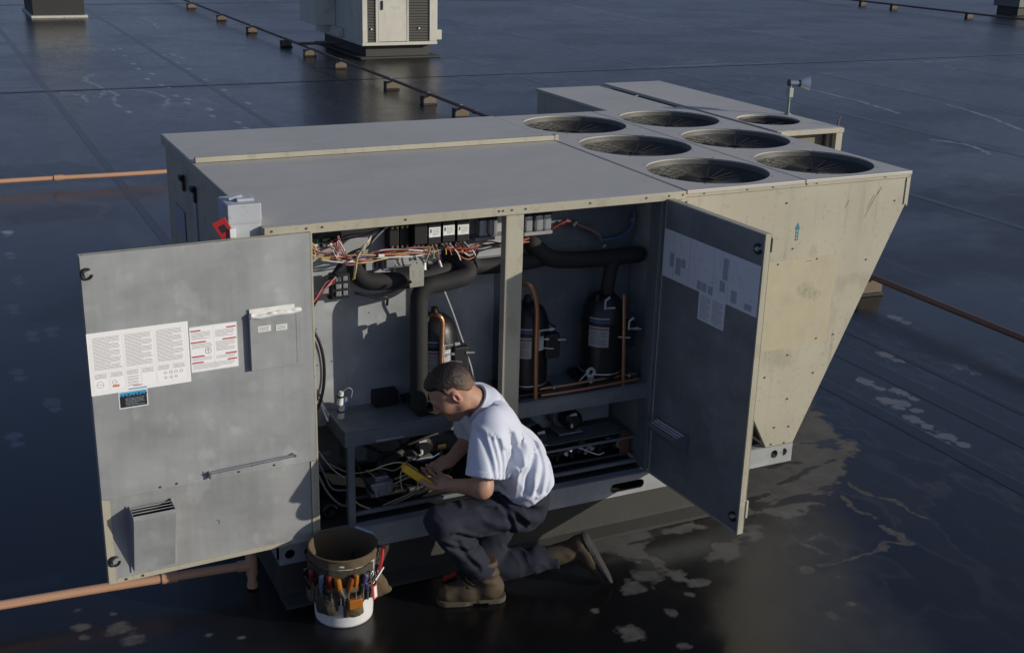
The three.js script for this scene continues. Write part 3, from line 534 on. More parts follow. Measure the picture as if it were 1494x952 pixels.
{ // right door: open square to the front; x runs from the hinge outward, its inner face looks left
  const a = 0.049, W = 0.748, d = doorGroup('access_door', 'right access door standing square open, shaded inner face with wiring diagram', [1.981, 0, 0.004], -(Math.PI / 2 - a));
  const v0 = 0.288;
  part(d, 'outer_skin', [box(0, W, v0, V1, -T, -T + 0.004, 0.002), box(W - 0.010, W, v0, V1, -T + 0.0045, 0.0, 0.002), box(0, 0.010, v0, V1, -T + 0.0045, 0, 0.002), box(0.0105, W - 0.0105, V1 - 0.008, V1, -T + 0.0045, 0, 0.002), box(0.0105, W - 0.0105, v0, v0 + 0.010, -T + 0.0045, 0, 0.002)], M.cream);
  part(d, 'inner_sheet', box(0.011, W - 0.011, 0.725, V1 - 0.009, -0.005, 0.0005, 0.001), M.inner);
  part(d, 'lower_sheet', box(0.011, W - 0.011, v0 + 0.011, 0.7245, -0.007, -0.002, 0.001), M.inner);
  latch(d, 0.708, 1.69); latch(d, 0.708, 0.37);
  const w1 = part(d, 'wiring_diagram', sticker(0.728, 0.24), wiringPrint); w1.position.set(0.374, 1.497, 0.0008);
  const w2 = part(d, 'notes_label', sticker(0.2, 0.134), wiringPrint2); w2.position.set(0.416, 1.31, 0.0008);
  hood(d, 0.07, 0.31, 0.53, 0.632, 0.075, M.inner, std([0.75, 0.75, 0.74], 0.5));  // slats paler than the hood: sky light they catch put into the colour
  part(d, 'door_lug', box(W - 0.012, W + 0.006, 1.68, 1.745, -T - 0.012, -T - 0.0005, 0.002), M.cream);
  part(d, 'door_lug', box(W - 0.02, W + 0.004, 0.37, 0.46, -T - 0.014, -T - 0.0005, 0.002), M.cream);
}
// papers stuffed in the pocket of the left door
{
  const a = 0.04, U = (x, y, z) => [0.18 + x * Math.cos(a) + z * Math.sin(a), y, 0.04 - x * Math.sin(a) + z * Math.cos(a)];
  const sheet = (x0, x1, y0, y1, z, curl) => {
    const g = new THREE.PlaneGeometry(x1 - x0, y1 - y0, 14, 8), p = g.attributes.position;
    for (let i = 0; i < p.count; i++) { const u = p.getX(i), v = p.getY(i) / (y1 - y0) + 0.5; const q = U((x0 + x1) / 2 + u, (y0 + y1) / 2 + p.getY(i), z + curl * v * v * v + 0.005 * (vnoise(u * 30 + z * 900, v * 3) - 0.5)); p.setXYZ(i, ...q); }
    g.computeVertexNormals(); return clean(g);
  };
  const m = std([0.80, 0.79, 0.75], 0.7, 0, { side: THREE.DoubleSide });
  const t = thing('paper_manual', 'crumpled white service papers sticking out of the left door pocket', 'papers', U(-0.17, 1.2, 0.014));
  part(t, 'back_sheet', sheet(-0.283, -0.085, 1.26, 1.462, 0.008, 0.004), m);
  part(t, 'front_sheet', sheet(-0.278, -0.07, 1.26, 1.449, 0.014, 0.010), m);
  const roll = capped([U(-0.278, 1.432, 0.022), U(-0.24, 1.428, 0.026), U(-0.18, 1.436, 0.028), U(-0.12, 1.433, 0.026), U(-0.068, 1.437, 0.022)], 0.011, 30, 10), rp = roll.attributes.position;
  for (let i = 0; i < rp.count; i++) { const k = 0.006 * (noise3(rp.getX(i) * 45, rp.getY(i) * 60, rp.getZ(i) * 60) - 0.5); rp.setXYZ(i, rp.getX(i), rp.getY(i) + k, rp.getZ(i) + k); }
  roll.computeVertexNormals(); part(t, 'folded_edge', roll, m);
}
// ---------------------------------------------------------------- inside the cabinet
part(unit, 'back_wall', box(0.172, 1.214, 0.705, 1.753, -0.325, -0.315, 0.001), M.innerLit);
part(unit, 'back_wall', box(1.216, 1.998, 0.705, 1.753, -0.325, -0.315, 0.001), M.inner);  // right half in the darker copy, the shade being in its colour
part(unit, 'back_wall', box(0.024, 1.998, 0.294, 0.704, -0.66, -0.65, 0.001), M.inner);
part(unit, 'control_panel', box(0.172, 0.60, 1.405, 1.752, -0.212, -0.203, 0.002), M.innerLit);
part(unit, 'control_panel', box(0.602, 1.215, 1.50, 1.752, -0.212, -0.203, 0.002), M.innerLit);
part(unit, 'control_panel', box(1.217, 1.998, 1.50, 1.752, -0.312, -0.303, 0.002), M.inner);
part(unit, 'panel_ledge', box(0.602, 1.215, 1.492, 1.499, -0.312, -0.203, 0.001), M.inner);
part(unit, 'side_wall', box(0.162, 0.170, 0.302, 1.753, -0.31, -0.026, 0.001), M.inner);
part(unit, 'compressor_shelf', [box(0.335, 1.998, 0.777, 0.785, -0.312, -0.03, 0.002), box(0.335, 1.998, 0.706, 0.776, -0.034, -0.028, 0.002), box(0.335, 0.341, 0.706, 0.776, -0.31, -0.035, 0.001), box(0.342, 1.998, 0.706, 0.711, -0.05, -0.0345, 0.001)], M.inner);
part(unit, 'shelf_leg', [box(0.348, 0.382, 0.294, 0.705, -0.036, -0.032, 0.001), box(0.348, 0.352, 0.294, 0.705, -0.0655, -0.0365, 0.001)], M.inner);
part(unit, 'shelf_brace', [box(0.18, 0.345, 0.555, 0.575, -0.31, -0.30, 0.002), box(0.385, 1.96, 0.315, 0.335, -0.10, -0.08, 0.003), box(1.36, 1.96, 0.44, 0.455, -0.125, -0.115, 0.003)], M.inner);
part(unit, 'shelf_strip', box(0.484, 0.628, 0.712, 0.722, -0.0275, -0.022, 0.002), M.zinc);
part(unit, 'drain_tray', box(0.40, 1.96, 0.292, 0.312, -0.60, -0.12, 0.003), M.dark);
// perforations along the wall panel
{
  const g = cyl([0, 0, -0.001], [0, 0, 0.002], 0.003, 0.003, 6);
  for (const [x, y] of [[0.30, 1.02], [0.335, 1.025], [0.37, 1.03], [0.56, 1.10], [0.56, 1.16], [0.30, 1.2], [0.56, 1.25], [1.0, 1.2], [1.0, 0.95]]) { const m = part(unit, 'screw', g, M.screw); m.position.add(V(x, y, -0.314)); }
}
// three hermetic compressors
const compLabel = print(160, 256, (g, w, h) => { g.fillStyle = '#d9d9d6'; g.fillRect(0, 0, w, h); g.fillStyle = '#2f4f8a'; g.fillRect(0, 12, w, 24); g.fillStyle = '#243a66'; g.fillRect(0, 44, w, 30); g.fillStyle = '#eeeeee'; for (let k = 0; k < 5; k++) g.fillRect(18 + k * 26, 48, 14, 20); g.fillStyle = '#b8483c'; g.fillRect(0, 92, w, 12); greek(g, 14, 118, 130, 9, 14, '#6f6f70', 1.3); g.fillStyle = 'rgba(40,40,44,0.35)'; g.fillRect(0, 0, w, h); });
const greyLabel = print(128, 128, (g, w, h) => { g.fillStyle = '#c9ccd0'; g.fillRect(0, 0, w, h); g.strokeStyle = '#8a8d92'; g.lineWidth = 4; g.beginPath(); g.ellipse(60, 44, 34, 18, 0, 0, 7); g.stroke(); greek(g, 14, 74, 96, 3, 14, '#77797d'); });
const bandArc = (r, a0, a1, y0, y1) => clean(new THREE.CylinderGeometry(r, r, y1 - y0, 12, 1, true, a0, a1 - a0).translate(0, (y0 + y1) / 2, 0));
function compressor(x, k) {
  const c = holder(unit, 'compressor'); c.position.add(V(x, 0.785, -0.175)); c.scale.set(1.13, 1.06, 1.13);
  part(c, 'shell', lathe([[0.0, 0.03], [0.088, 0.03], [0.095, 0.045], [0.096, 0.30], [0.1, 0.305], [0.1, 0.32], [0.096, 0.325], [0.092, 0.37], [0.075, 0.415], [0.045, 0.44], [0.0, 0.45]], 40), M.blackPaint);
  part(c, 'mounting_plate', [box(-0.12, 0.12, 0.018, 0.032, -0.105, 0.105, 0.006), box(-0.11, -0.07, 0.001, 0.018, 0.06, 0.10, 0.004), box(0.07, 0.11, 0.001, 0.018, 0.06, 0.10, 0.004), box(-0.11, -0.07, 0.001, 0.018, -0.10, -0.06, 0.004), box(0.07, 0.11, 0.001, 0.018, -0.10, -0.06, 0.004)], M.black);
  for (const [px, pz] of [[-0.1, 0.09], [0.1, 0.09]]) part(c, 'mounting_bolt', cyl([px, 0.03, pz], [px, 0.045, pz], 0.009, 0.009, 6), M.zinc);
  part(c, 'crankcase_heater', new THREE.TorusGeometry(0.099, 0.005, 8, 40).rotateX(Math.PI / 2).translate(0, 0.062, 0), M.steel);
  part(c, 'terminal_box', box(0.045, 0.115, 0.19, 0.31, 0.03, 0.105, 0.008), M.black);
  part(c, 'label', bandArc(0.0972, Math.PI * 1.62, Math.PI * 1.93, 0.20, 0.345), compLabel);
  if (k < 2) part(c, 'grey_label', bandArc(0.0975, -0.10, 0.42, 0.235, 0.315), greyLabel);
  part(c, 'terminal', cyl([0.1, 0.28, 0.105], [0.135, 0.28, 0.115], 0.006, 0.004, 8), M.zinc);
  part(c, 'terminal', cyl([0.03, 0.245, 0.09], [0.075, 0.245, 0.12], 0.004, 0.004, 8), M.zinc);
  part(c, 'cap', [cyl([0.0, 0.44, 0.0], [0, 0.475, 0], 0.02, 0.014, 12), cyl([-0.05, 0.4, 0.03], [-0.05, 0.45, 0.03], 0.014, 0.014, 12)], M.black);
  return c;
}
compressor(0.838, 0); compressor(1.33, 1); compressor(1.765, 2);
// insulated suction lines
part(unit, 'suction_line', capped([[0.476, 1.56, -0.24], [0.455, 1.50, -0.18], [0.494, 1.462, -0.15], [0.609, 1.452, -0.14], [0.744, 1.452, -0.14], [0.882, 1.468, -0.16], [1.0, 1.478, -0.2], [1.09, 1.45, -0.22], [1.31, 1.447, -0.22], [1.45, 1.466, -0.2]], 0.041, 90, 16), M.rubber);
part(unit, 'suction_line', capped([[0.905, 1.535, -0.24], [0.95, 1.51, -0.17], [0.975, 1.475, -0.10], [0.945, 1.452, -0.08], [0.85, 1.436, -0.08], [0.765, 1.425, -0.08], [0.727, 1.39, -0.08], [0.72, 1.322, -0.08], [0.72, 1.085, -0.08], [0.721, 0.84, -0.08]], 0.042, 90, 16), M.rubber);
part(unit, 'suction_line', capped([[1.37, 1.53, -0.22], [1.44, 1.47, -0.18], [1.555, 1.445, -0.18], [1.75, 1.434, -0.18], [1.95, 1.434, -0.18]], 0.043, 60, 16), M.rubber);
part(unit, 'suction_line', capped([[1.80, 1.42, -0.17], [1.776, 1.31, -0.16], [1.774, 1.2, -0.17]], 0.035, 30, 14), M.rubber);
// copper lines
part(unit, 'discharge_line', tube([[0.79, 1.27, -0.10], [0.806, 1.285, -0.06], [0.823, 1.262, -0.05], [0.825, 1.2, -0.05], [0.822, 1.081, -0.05], [0.822, 0.69, -0.05]], 0.0125, 60, 12), M.copper);
part(unit, 'discharge_line', tube([[1.25, 1.37, -0.12], [1.275, 1.385, -0.07], [1.301, 1.345, -0.06], [1.323, 1.255, -0.06], [1.328, 1.007, -0.06], [1.334, 0.70, -0.06]], 0.0125, 60, 12), M.copper);
part(unit, 'discharge_line', tube([[1.812, 1.276, -0.06], [1.826, 1.012, -0.06], [1.839, 0.72, -0.06]], 0.010, 40, 12), M.copper);
part(unit, 'liquid_line', tube([[1.36, 0.80, -0.055], [1.52, 0.800, -0.05], [1.72, 0.802, -0.05], [1.93, 0.803, -0.06]], 0.0085, 30, 10), M.copper);
part(unit, 'liquid_line', tube([[1.36, 0.822, -0.085], [1.52, 0.822, -0.08], [1.72, 0.825, -0.08], [1.93, 0.822, -0.09]], 0.0085, 30, 10), M.copper);
for (const [x, y, z] of [[0.835, 1.135, -0.05], [1.34, 1.14, -0.06]]) part(unit, 'service_valve', [cyl([x, y - 0.05, z], [x, y + 0.006, z], 0.006, 0.006, 8), cyl([x, y, z], [x + 0.05, y + 0.004, z + 0.01], 0.005, 0.005, 8), cyl([x + 0.05, y + 0.004, z + 0.01], [x + 0.075, y + 0.006, z + 0.014], 0.010, 0.008, 10), cyl([x, y - 0.045, z], [x + 0.035, y - 0.045, z + 0.006], 0.004, 0.004, 8), cyl([x + 0.035, y - 0.045, z + 0.006], [x + 0.05, y - 0.045, z + 0.01], 0.007, 0.007, 8)], M.zinc);
for (const [x, y] of [[1.70, 1.255], [1.845, 1.13]]) part(unit, 'service_valve', [cyl([x, y - 0.045, -0.05], [x, y, -0.05], 0.006, 0.006, 8), cyl([x, y, -0.05], [x + 0.02, y + 0.02, -0.04], 0.007, 0.007, 8), cyl([x, y - 0.04, -0.05], [x + 0.05, y - 0.04, -0.04], 0.004, 0.006, 8)], M.zinc);
part(unit, 'capillary_tube', tube([[0.86, 1.40, -0.16], [0.863, 1.377, -0.12], [0.906, 1.27, -0.12], [0.95, 1.144, -0.12], [0.988, 1.016, -0.10], [1.02, 0.9, -0.10]], 0.0055, 50, 8), std([0.34, 0.36, 0.35], 0.5));
part(unit, 'pressure_switch', [cyl([1.665, 0.80, -0.10], [1.665, 0.835, -0.10], 0.018, 0.018, 14), new THREE.TorusGeometry(0.020, 0.009, 8, 20).translate(1.665, 0.862, -0.10), cyl([1.64, 0.86, -0.1], [1.58, 0.805, -0.1], 0.004, 0.004, 6)], std([0.42, 0.45, 0.44], 0.5));
// electrical panel
const beforePanel = unit.children.length;
const labelWhite = print(96, 80, (g, w, h) => { g.fillStyle = '#f0f0ec'; g.fillRect(0, 0, w, h); g.fillStyle = '#55585c'; g.fillRect(8, 14, 14, 30); greek(g, 30, 14, 58, 5, 12, '#8e9094', 0.8); });
function contactor(x, y, label) {
  const c = holder(unit, 'contactor'); c.position.add(V(x, y, 0));
  part(c, 'body', [box(-0.031, 0.031, -0.045, 0.06, -0.296, -0.19, 0.003), box(-0.034, 0.034, 0.055, 0.10, -0.297, -0.22, 0.003), box(-0.033, 0.033, -0.075, -0.046, -0.297, -0.225, 0.003)], M.black);
  for (let k = -1; k <= 1; k++) part(c, 'terminal_screw', [cyl([k * 0.02, 0.075, -0.222], [k * 0.02, 0.075, -0.214], 0.006, 0.006, 8), cyl([k * 0.02, -0.06, -0.226], [k * 0.02, -0.06, -0.218], 0.006, 0.006, 8)], M.steel);
  if (label) { const m = part(c, 'label', sticker(0.056, 0.046), labelWhite); m.position.set(0, 0.012, -0.1897); }
}
contactor(0.842, 1.637, true); contactor(0.912, 1.64, true); contactor(0.984, 1.637, true); contactor(0.775, 1.642, false);
part(unit, 'terminal_strip', [box(0.69, 0.735, 1.56, 1.70, -0.299, -0.235, 0.003), box(0.64, 0.686, 1.57, 1.70, -0.299, -0.235, 0.003)], M.black);
for (let k = 0; k < 8; k++) part(unit, 'strip_terminal', cyl([0.652 + (k % 4) * 0.024, 1.585 + Math.floor(k / 4) * 0.09, -0.236], [0.652 + (k % 4) * 0.024, 1.585 + Math.floor(k / 4) * 0.09, -0.228], 0.006, 0.006, 8), M.brass);
for (const x of [1.103, 1.157, 1.352, 1.41, 1.455]) {
  const c = holder(unit, 'run_capacitor'); c.position.add(V(x, 0, 0)); c.userData.deep = x > 1.2;
  part(c, 'can', box(-0.021, 0.021, 1.592, 1.675, -0.272, -0.225, 0.010), std([0.62, 0.63, 0.64], 0.32, 0.75));
  part(c, 'cap', [box(-0.022, 0.022, 1.675, 1.70, -0.274, -0.223, 0.006), cyl([-0.008, 1.70, -0.25], [-0.008, 1.718, -0.25], 0.004, 0.004, 6), cyl([0.008, 1.70, -0.25], [0.008, 1.718, -0.25], 0.004, 0.004, 6)], M.black);
}
for (const [a, b] of [[1.06, 1.23], [1.325, 1.48]]) part(unit, 'capacitor_bracket', box(a, b, 1.575, 1.591, -0.299, -0.222, 0.002), M.galv).userData.deep = a > 1.2;
{
  const b = holder(unit, 'circuit_board'); b.position.add(V(0.34, 1.666, -0.285));
  part(b, 'board', box(-0.09, 0.09, -0.062, 0.062, -0.002, 0.002, 0.0008), std([0.012, 0.035, 0.03], 0.4));
  for (const [x, y, w, h, t] of [[-0.06, 0.03, 0.03, 0.022, 0.016], [0.0, 0.025, 0.045, 0.03, 0.018], [0.055, 0.03, 0.022, 0.03, 0.012], [-0.05, -0.02, 0.05, 0.014, 0.01], [0.03, -0.03, 0.07, 0.014, 0.014]]) part(b, 'component', box(x - w / 2, x + w / 2, y - h / 2, y + h / 2, 0.0021, t, 0.002), M.black);
  part(b, 'connector', [box(-0.07, -0.02, -0.058, -0.045, 0.0021, 0.014, 0.001), box(0.0, 0.06, -0.058, -0.045, 0.0021, 0.014, 0.001)], M.white);
}
{
  const b = holder(unit, 'terminal_block'); b.position.add(V(0.388, 1.443, -0.2));
  part(b, 'body', [box(-0.042, 0.042, -0.056, 0.056, -0.03, 0.02, 0.004), box(-0.05, 0.05, -0.062, -0.05, -0.035, 0.0, 0.002)], M.black);
  for (let k = 0; k < 3; k++) part(b, 'lug', [box(-0.026, 0.0, -0.042 + k * 0.034, -0.02 + k * 0.034, 0.0201, 0.03, 0.003), box(0.008, 0.03, -0.042 + k * 0.034, -0.02 + k * 0.034, 0.0201, 0.028, 0.003)], std([0.34, 0.35, 0.36], 0.4, 0.6));
  part(b, 'bracket', box(-0.006, 0.006, -0.03, 0.03, -0.115, -0.031, 0.001), M.zinc);
}
part(unit, 'transformer', [box(0.60, 0.665, 1.48, 1.55, -0.298, -0.22, 0.006), box(0.61, 0.655, 1.495, 1.535, -0.22, -0.205, 0.008)], std([0.24, 0.25, 0.27], 0.5, 0.4));
part(unit, 'relay', [box(0.53, 0.57, 1.48, 1.545, -0.299, -0.25, 0.004), box(0.585, 0.595, 1.49, 1.54, -0.299, -0.26, 0.002)], std([0.32, 0.33, 0.36], 0.4));
// wires, each one its own lead
{
  const col = { red: [0.30, 0.045, 0.04], orange: [0.42, 0.12, 0.05], yellow: [0.55, 0.43, 0.12], white: [0.72, 0.70, 0.66], pink: [0.45, 0.16, 0.18], black: [0.012, 0.012, 0.013], purple: [0.12, 0.08, 0.16], brown: [0.18, 0.07, 0.04], beige: [0.45, 0.40, 0.28], blue: [0.08, 0.14, 0.30], grey: [0.22, 0.22, 0.23] };
  const mats = Object.fromEntries(Object.entries(col).map(([k, c]) => [k, std(c, 0.45)]));
  const wire = (c, pts, r = 0.0032) => part(unit, 'wire', tube(pts, r, Math.max(16, pts.length * 8), 6), mats[c]);
  const bundle = (cols, pts, spread, r = 0.0032) => cols.forEach((c, k) => wire(c, pts.map(([x, y, z], i) => { const e = Math.sin(i * 1.3 + k * 2.1) * spread, f = Math.cos(i * 1.9 + k * 1.7) * spread; return [x + e * 0.4, y + e, z + f]; }), r));
  const wl = [[0.20, 1.64, -0.2], [0.241, 1.625, -0.18], [0.297, 1.605, -0.17], [0.36, 1.590, -0.17], [0.424, 1.572, -0.17], [0.489, 1.572, -0.17], [0.588, 1.577, -0.18], [0.722, 1.575, -0.19], [0.825, 1.568, -0.2]];
  bundle(['red', 'yellow', 'pink', 'white', 'orange', 'brown', 'purple'], wl, 0.012);
  bundle(['yellow', 'pink', 'white'], wl.slice(2).map(([x, y, z]) => [x, y - 0.02, z]), 0.008);
  bundle(['red', 'orange', 'yellow', 'red'], [[0.19, 1.60, -0.2], [0.23, 1.63, -0.17], [0.265, 1.60, -0.16], [0.25, 1.655, -0.19], [0.29, 1.61, -0.18]], 0.012);
  bundle(['pink', 'white', 'pink', 'red'], [[0.33, 1.605, -0.25], [0.345, 1.64, -0.18], [0.37, 1.60, -0.16], [0.385, 1.655, -0.2], [0.41, 1.585, -0.17]], 0.014, 0.0028);
  bundle(['orange', 'red', 'orange', 'red', 'brown'], [[0.90, 1.568, -0.2], [0.99, 1.548, -0.19], [1.05, 1.563, -0.19], [1.12, 1.565, -0.2], [1.22, 1.553, -0.2], [1.34, 1.56, -0.22]], 0.009, 0.0034);
  bundle(['red', 'black', 'orange', 'white'], [[0.955, 1.57, -0.22], [0.99, 1.52, -0.2], [1.04, 1.50, -0.21], [1.08, 1.53, -0.23]], 0.014);
  for (const [x, c, e, f] of [[0.826, 'yellow', -0.028, 1.50], [0.84, 'yellow', -0.004, 1.52], [0.856, 'pink', 0.01, 1.49], [0.897, 'yellow', 0.004, 1.545], [0.912, 'orange', 0.02, 1.53], [0.926, 'white', 0.05, 1.50], [0.968, 'orange', 0.018, 1.53], [0.984, 'red', 0.035, 1.52], [1.0, 'white', 0.06, 1.50]]) wire(c, [[x, 1.58, -0.222], [x + e * 0.2, 1.565, -0.195], [x + e * 0.6, 1.54, -0.19], [x + e, f, -0.2]]);
  part(unit, 'wire_nut', cyl([0.798, 1.506, -0.2], [0.790, 1.475, -0.19], 0.006, 0.011, 10), M.white);
  part(unit, 'wire_nut', cyl([0.87, 1.51, -0.2], [0.876, 1.48, -0.19], 0.004, 0.006, 8), M.white);
  part(unit, 'wire_nut', cyl([0.56, 1.572, -0.16], [0.585, 1.574, -0.155], 0.010, 0.006, 10), M.white);
  for (const x of [0.66, 0.69, 0.72, 0.745, 0.785]) wire(x > 0.72 ? 'beige' : 'grey', [[x, 1.70, -0.24], [x + 0.006, 1.735, -0.22], [x + 0.03, 1.75, -0.24]], 0.003);
  bundle(['black', 'purple', 'black'], [[0.38, 1.63, -0.25], [0.44, 1.655, -0.22], [0.55, 1.665, -0.21], [0.62, 1.70, -0.22], [0.72, 1.73, -0.24]], 0.008, 0.004);
  bundle(['black', 'black', 'grey'], [[0.52, 1.60, -0.2], [0.56, 1.65, -0.2], [0.63, 1.70, -0.21], [0.7, 1.735, -0.24]], 0.006, 0.005);
  bundle(['yellow', 'white', 'yellow', 'beige'], [[0.432, 1.49, -0.13], [0.436, 1.53, -0.12], [0.45, 1.585, -0.13], [0.472, 1.62, -0.13], [0.505, 1.645, -0.14], [0.53, 1.655, -0.18]], 0.007, 0.0034);
  bundle(['pink', 'red', 'pink', 'red', 'pink'], [[0.185, 1.30, -0.16], [0.227, 1.369, -0.15], [0.267, 1.419, -0.15], [0.315, 1.462, -0.16], [0.36, 1.485, -0.17]], 0.010, 0.0034);
  bundle(['black', 'black', 'black', 'grey'], [[0.19, 1.27, -0.2], [0.247, 1.34, -0.2], [0.315, 1.44, -0.2], [0.38, 1.52, -0.2], [0.43, 1.57, -0.2], [0.5, 1.60, -0.2]], 0.009, 0.0055);
  wire('black', [[0.185, 1.35, -0.12], [0.21, 1.319, -0.1], [0.25, 1.242, -0.09], [0.272, 1.141, -0.09], [0.27, 1.024, -0.09], [0.248, 0.926, -0.1], [0.213, 0.86, -0.12]], 0.0075);
  wire('grey', [[0.19, 1.30, -0.13], [0.235, 1.235, -0.11], [0.262, 1.14, -0.11], [0.262, 1.02, -0.11], [0.23, 0.9, -0.13]], 0.006);
  wire('black', [[0.46, 1.40, -0.2], [0.53, 1.385, -0.18], [0.62, 1.40, -0.16], [0.70, 1.45, -0.12]], 0.007);
  wire('black', [[0.47, 1.40, -0.19], [0.55, 1.375, -0.17], [0.60, 1.37, -0.17], [0.605, 1.33, -0.18]], 0.006);
  bundle(['white', 'white', 'grey'], [[0.20, 1.16, -0.2], [0.225, 1.08, -0.18], [0.235, 1.0, -0.17], [0.27, 0.93, -0.16], [0.30, 0.84, -0.13]], 0.012, 0.0045);
  bundle(['white', 'grey'], [[0.19, 1.01, -0.17], [0.225, 1.0, -0.15], [0.25, 0.965, -0.14], [0.22, 0.93, -0.16]], 0.010, 0.005);
  for (const o of unit.children.slice(beforePanel)) if (!o.userData.deep) o.position.add(V(-0.041, 0.028, 0.10));   // the panel stands forward of the back wall
  // under the shelf
  wire('beige', [[0.30, 0.56, -0.2], [0.42, 0.495, -0.18], [0.55, 0.505, -0.16], [0.62, 0.492, -0.14], [0.70, 0.53, -0.15], [0.80, 0.525, -0.2]], 0.0035);
  wire('beige', [[0.62, 0.42, -0.14], [0.70, 0.44, -0.14], [0.74, 0.40, -0.14], [0.70, 0.36, -0.13], [0.55, 0.325, -0.12]], 0.0045);
  wire('beige', [[0.62, 0.44, -0.15], [0.72, 0.45, -0.15], [0.765, 0.39, -0.15], [0.70, 0.345, -0.13], [0.52, 0.31, -0.11]], 0.0045);
  wire('beige', [[0.38, 0.42, -0.1], [0.42, 0.37, -0.09], [0.50, 0.32, -0.10], [0.52, 0.305, -0.12]], 0.0045);
  wire('grey', [[0.20, 0.64, -0.12], [0.24, 0.52, -0.1], [0.28, 0.44, -0.1], [0.34, 0.37, -0.12], [0.39, 0.35, -0.14]], 0.006);
  wire('white', [[0.24, 0.66, -0.16], [0.31, 0.55, -0.16], [0.37, 0.49, -0.16]], 0.003);
  wire('grey', [[0.215, 0.66, -0.14], [0.26, 0.55, -0.13], [0.30, 0.46, -0.13], [0.39, 0.42, -0.16]], 0.005);
  wire('blue', [[0.70, 0.53, -0.14], [0.78, 0.515, -0.14], [0.86, 0.53, -0.16]], 0.003);
  wire('grey', [[1.58, 1.62, -0.27], [1.64, 1.60, -0.24], [1.74, 1.55, -0.24], [1.78, 1.50, -0.25]], 0.009);
  bundle(['red', 'brown'], [[1.50, 1.59, -0.27], [1.56, 1.61, -0.25], [1.64, 1.60, -0.25], [1.72, 1.545, -0.25]], 0.01, 0.005);
  wire('blue', [[1.78, 1.50, -0.27], [1.88, 1.515, -0.25], [1.95, 1.56, -0.25], [1.965, 1.64, -0.26]], 0.009);
  part(unit, 'cable_clamp', [cyl([1.60, 1.60, -0.235], [1.62, 1.62, -0.235], 0.01, 0.01, 8), cyl([1.775, 1.475, -0.23], [1.79, 1.485, -0.23], 0.008, 0.008, 8), cyl([1.935, 1.60, -0.24], [1.955, 1.603, -0.24], 0.008, 0.006, 8)], M.zinc);
  bundle(['black', 'purple'], [[1.27, 1.30, -0.2], [1.30, 1.22, -0.14], [1.40, 1.17, -0.16], [1.50, 1.10, -0.2]], 0.006, 0.006);
}
// white and blue float switch on the shelf end
{
  const g = holder(unit, 'lead_coil'); g.position.add(V(0.372, 0.785, -0.2));
  for (const [x, y, r, h] of [[0, 0.0, 0.017, 0.03], [0.004, 0.036, 0.015, 0.026], [-0.003, 0.07, 0.016, 0.034], [0.002, 0.112, 0.013, 0.02]]) part(g, 'coil', cyl([x, y, 0], [x + 0.004, y + h, 0.003], r, r * 0.8, 12), M.white);
  part(g, 'tie', [cyl([0, 0.03, 0], [0, 0.036, 0], 0.018, 0.018, 12), cyl([0, 0.104, 0], [0, 0.112, 0], 0.016, 0.016, 12)], M.black);
  part(g, 'label', box(0.02, 0.034, 0.03, 0.10, -0.01, 0.004, 0.003), std([0.16, 0.22, 0.34], 0.5));
  part(g, 'lead', tube([[0.01, 0.13, 0], [0.035, 0.15, 0.01], [0.055, 0.135, 0.01], [0.05, 0.10, 0.01]], 0.002, 24, 6), std([0.4, 0.42, 0.44], 0.5));
}
// lower compartment: blower motors, gas valve, burner manifold
function motor(x, y, z, r, k) {
  const m = holder(unit, 'inducer_motor'); m.position.add(V(x, y, z));
  part(m, 'housing', [cyl([0, 0, -0.09], [0, 0, -0.03], r * 1.25, r * 1.25, 28), cyl([0, 0, -0.03], [0, 0, -0.015], r * 1.25, r * 1.1, 28)], std([0.22, 0.23, 0.24], 0.5, 0.5));
  part(m, 'motor_body', [cyl([0.02, 0, -0.03], [0.02, 0, 0.06], r, r * 0.95, 28), cyl([0.02, 0, 0.06], [0.02, 0, 0.075], r * 0.95, r * 0.6, 28)], M.blackPaint);
  part(m, 'clip', cyl([-0.005, r * 0.55, 0.06], [0.03, r * 0.75, 0.07], 0.009, 0.009, 8), M.white); part(m, 'plug', cyl([0, -r * 0.5, 0.078], [0, -r * 0.15, 0.08], 0.008, 0.008, 8), M.white);
  part(m, 'bracket', box(-r * 1.1, r * 1.4, -r * 1.35, -r * 1.2, -0.06, 0.06, 0.002), M.zinc);
}
motor(0.775, 0.56, -0.26, 0.05, 0); motor(1.62, 0.555, -0.27, 0.055, 1); motor(1.40, 0.53, -0.2, 0.04, 2);
{
  const g = holder(unit, 'gas_valve'); g.position.add(V(0.56, 0.40, -0.2));
  part(g, 'body', [box(-0.06, 0.055, -0.045, 0.03, -0.04, 0.05, 0.008), box(-0.03, 0.04, 0.03, 0.055, -0.03, 0.03, 0.006)], std([0.52, 0.53, 0.54], 0.4, 0.7));
  part(g, 'solenoid', [cyl([0.03, -0.02, 0.05], [0.03, 0.045, 0.06], 0.018, 0.018, 14), cyl([-0.035, -0.03, 0.055], [-0.035, 0.0, 0.06], 0.016, 0.014, 12)], std([0.6, 0.6, 0.6], 0.35, 0.7));
  part(g, 'stem', [cyl([0.005, 0.055, 0], [0.005, 0.13, 0], 0.011, 0.011, 12), cyl([0.005, 0.10, 0], [0.005, 0.125, 0], 0.02, 0.016, 14), cyl([0.005, 0.13, 0], [0.005, 0.17, 0], 0.008, 0.008, 10)], M.dark);
  part(g, 'inlet_pipe', [cyl([0.02, 0.10, -0.02], [0.20, 0.14, -0.08], 0.026, 0.026, 16)], M.dark);
}
